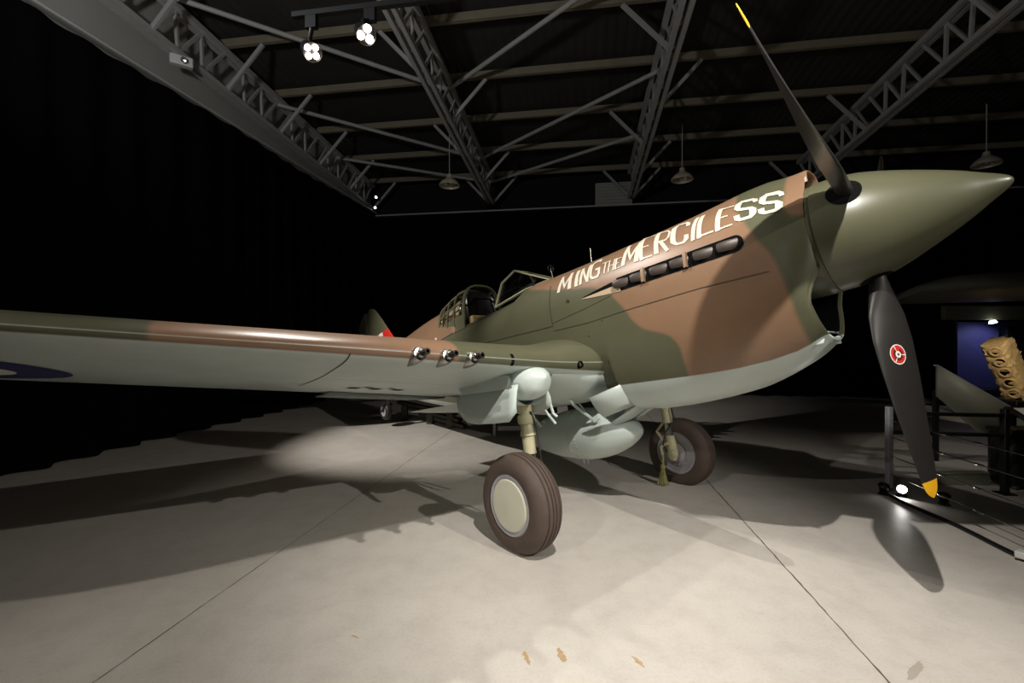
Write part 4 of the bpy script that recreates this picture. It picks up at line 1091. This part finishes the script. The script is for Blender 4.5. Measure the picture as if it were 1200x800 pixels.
for k in range(5):
    c = MM @ Vector((-.195, -.04, -.44 + .205 * k)); ax = MM.to_3x3() @ Vector((-1, -.12, 0)); mb = MB()
    mb.rev([(-.03, .09), (.022, .094), (.028, .07), (.02, .066), (-.02, .064)], c, ax, 20); mb.rev([(.004, .066), (.005, 0)], c, ax, 20, 1); hb(mb, 'port', [M['relic'], M['dark']], 40, t)
mb = MB()
for k in range(16):
    z = rnd.uniform(-.3, .55); p = MM @ Vector((.2, rnd.uniform(-.15, .1), z)); mb.tube([p, p + Vector((rnd.uniform(.05, .14), rnd.uniform(-.05, .05), rnd.uniform(-.05, .1)))], [.02, .006], 6)
hb(mb, 'broken_stud', M['relic'], 40, t).__setitem__('kind', 'stuff')
mb = MB(); mb.tube([(9.18, 8.1, .82), (9.5, 8.05, .95), (9.9, 8.0, .9)], [.11, .13, .10], 14); hb(mb, 'manifold', M['relic'], 40, t)
mb = MB(); mb.box((9.25, 8.1, .28), (.8, .55, .56)); mb.box((9.2, 8.1, .6), (.3, .3, .12)); hb(mb, 'stand', M['blackmetal'], 30, t, .02)
# sloping side panel, reading board, plinth, case
t = empty('ramp_balustrade', loc=(6.2, 6.0, 0)); tag(t, 'grey sloping balustrade panel with pale top edge at far right', 'balustrade')
mb = MB(); mb.add([(5.69, 6, 1.285), (6.75, 5.9, .62), (6.75, 5.9, .0), (6.62, 5.9, .0), (5.69, 6, .88)], [(0, 1, 2, 3, 4)]); o = hb(mb, 'panel', M['panelgrey'], 30, t); o.modifiers.new('solid', 'SOLIDIFY').thickness = .05
mb = MB(); mb.bar((5.68, 5.99, 1.295), (6.76, 5.89, .63), .07, .018); hb(mb, 'top_edge', M['postgrey'], 30, t, .004)
mb = MB(); mb.bar((5.72, 6.03, .95), (5.72, 6.03, 0), .05, .05, 0, (1, 0, 0)); hb(mb, 'post', M['blackmetal'], 30, t)
t = empty('reading_board', loc=(6.75, 5.7, 0)); tag(t, 'tilted reading board with white sheet at the right picture edge', 'sign')
R_ = Matrix.Translation((6.72, 5.65, .66)) @ Matrix.Rotation(rad(28), 4, 'X')
mb = MB(); mb.box((0, 0, 0), (.62, .40, .03), 0, R_); hb(mb, 'board', M['blackmetal'], 30, t, .006)
mb = MB(); mb.box((-.09, .03, .018), (.28, .26, .004), 0, R_); hb(mb, 'sheet', M['boxwhite'], 30, t)
mb = MB(); mb.box((6.74, 5.72, .31), (.34, .2, .62)); hb(mb, 'pedestal', M['panelgrey'], 30, t, .01)
mb = MB(); mb.box((5.06, 5.06, .0625), (.62, .10, .125)); mb.box((5.06, 5.06, .132), (.64, .12, .014)); tag(mb.build('floor_plinth', M['panelgrey'], None, 30, None, False, .006), 'low grey plinth on the floor behind the wire barrier', 'plinth')
t = empty('storage_case', loc=(5.62, 4.92, 0)); tag(t, 'black upright storage case behind the wire barrier at right picture edge', 'case')
mb = MB(); mb.box((5.66, 4.98, .32), (.46, .30, .60)); hb(mb, 'body', M['blackmetal'], 30, t, .06)
mb = MB(); mb.box((5.66, 4.98, .625), (.47, .31, .05)); hb(mb, 'lid', M['blackmetal'], 30, t, .02)
for x in (5.48, 5.84):
    mb = MB(); mb.rev([(-.02, 0), (-.02, .025), (.02, .025), (.02, 0)], (x, 4.86, .0255), (1, 0, 0), 16); hb(mb, 'caster', M['rubber'], 40, t)

# ------------------------------------------------------------------ light
def spot(name, loc, tgt, W, ang, blend, col=(1, .9, .76), rad_=.03):
    l = bpy.data.lights.new(name, 'SPOT'); l.energy = W; l.spot_size = rad(ang); l.spot_blend = blend; l.color = col; l.shadow_soft_size = rad_
    o = bpy.data.objects.new(name, l); COL.objects.link(o); o.location = loc
    o.rotation_euler = (Vector(tgt) - Vector(loc)).to_track_quat('-Z', 'Y').to_euler(); return o
WARM = (1.0, .955, .885)
spot('nose_spot', (.80, 1.07, 4.48), (1.2, 2.9, 1.0), 760, 76, .8, WARM)
spot('front_spot', (5.0, -1.17, 5.0), (-.6, 4.6, .5), 950, 54, .9, WARM)
spot('side_spot', (-3.26, -1.72, 4.5), (-.6, 3.4, .3), 480, 54, .8, WARM)
for c, a, w, an in zip(K2, (Vector((1.3, 2.6, .9)), Vector((1.5, 2.7, .9))), (150, 165), (98, 104)): spot('track_spot_beam', c + (a - c).normalized() * .05 + Vector((0, 0, -.10)), a, w, an, .35, WARM)
spot('tail_spot', (-6.1, 3.4, 5.0), (-1.85, 7.0, 1.3), 2200, 40, .7, WARM)
spot('roof_fill', (-3.8, 1.8, 4.5), (-2.8, 5.0, 8), 400, 150, .5, (.95, .97, 1.0), .2)  # unseen upward spot without fitting, added to brighten the trusses
spot('roof_fill', (4.0, 2.5, 4.5), (4.0, 6.5, 8), 45, 150, .5, (1.0, .95, .88), .2)  # second unseen upward spot, added for the right-hand bays
spot('niche_lamp', (12.2, 10.8, 2.05), (12.0, 11.6, .8), 14, 120, .6, (.75, .78, 1.0))
spot('relic_fill', (7.7, 6.7, 2.25), (8.95, 8.1, 1.1), 90, 34, .5, (1, .85, .62))  # unseen warm spot added to brighten the relic
spot('panel_fill', (6.4, 4.6, 3.4), (6.3, 6.0, .8), 45, 34, .6, (1, .92, .8))  # unseen spot added to brighten the sloping balustrade

wd = bpy.data.worlds.new('hall_air'); SC.world = wd; wd.use_nodes = True
wd.node_tree.nodes['Background'].inputs['Color'].default_value = (.001, .001, .001, 1)

cam = bpy.data.cameras.new('camera'); co = bpy.data.objects.new('camera', cam); COL.objects.link(co)
cam.sensor_width = 36; cam.lens = 523.6 / 1200 * 36; cam.clip_end = 100; cam.clip_start = .05
co.location = (0, 0, 1.629); co.rotation_euler = (rad(90 - .17), 0, 0); SC.camera = co
SC.view_settings.view_transform = 'Standard'; SC.view_settings.look = 'None'; SC.view_settings.exposure = 0.0; SC.view_settings.gamma = 1.0
SC.view_settings.use_curve_mapping = False
SC.cycles.max_bounces = 8; SC.cycles.use_denoising = True
SC.cycles.sample_clamp_indirect = 4.0
bpy.context.view_layer.update()
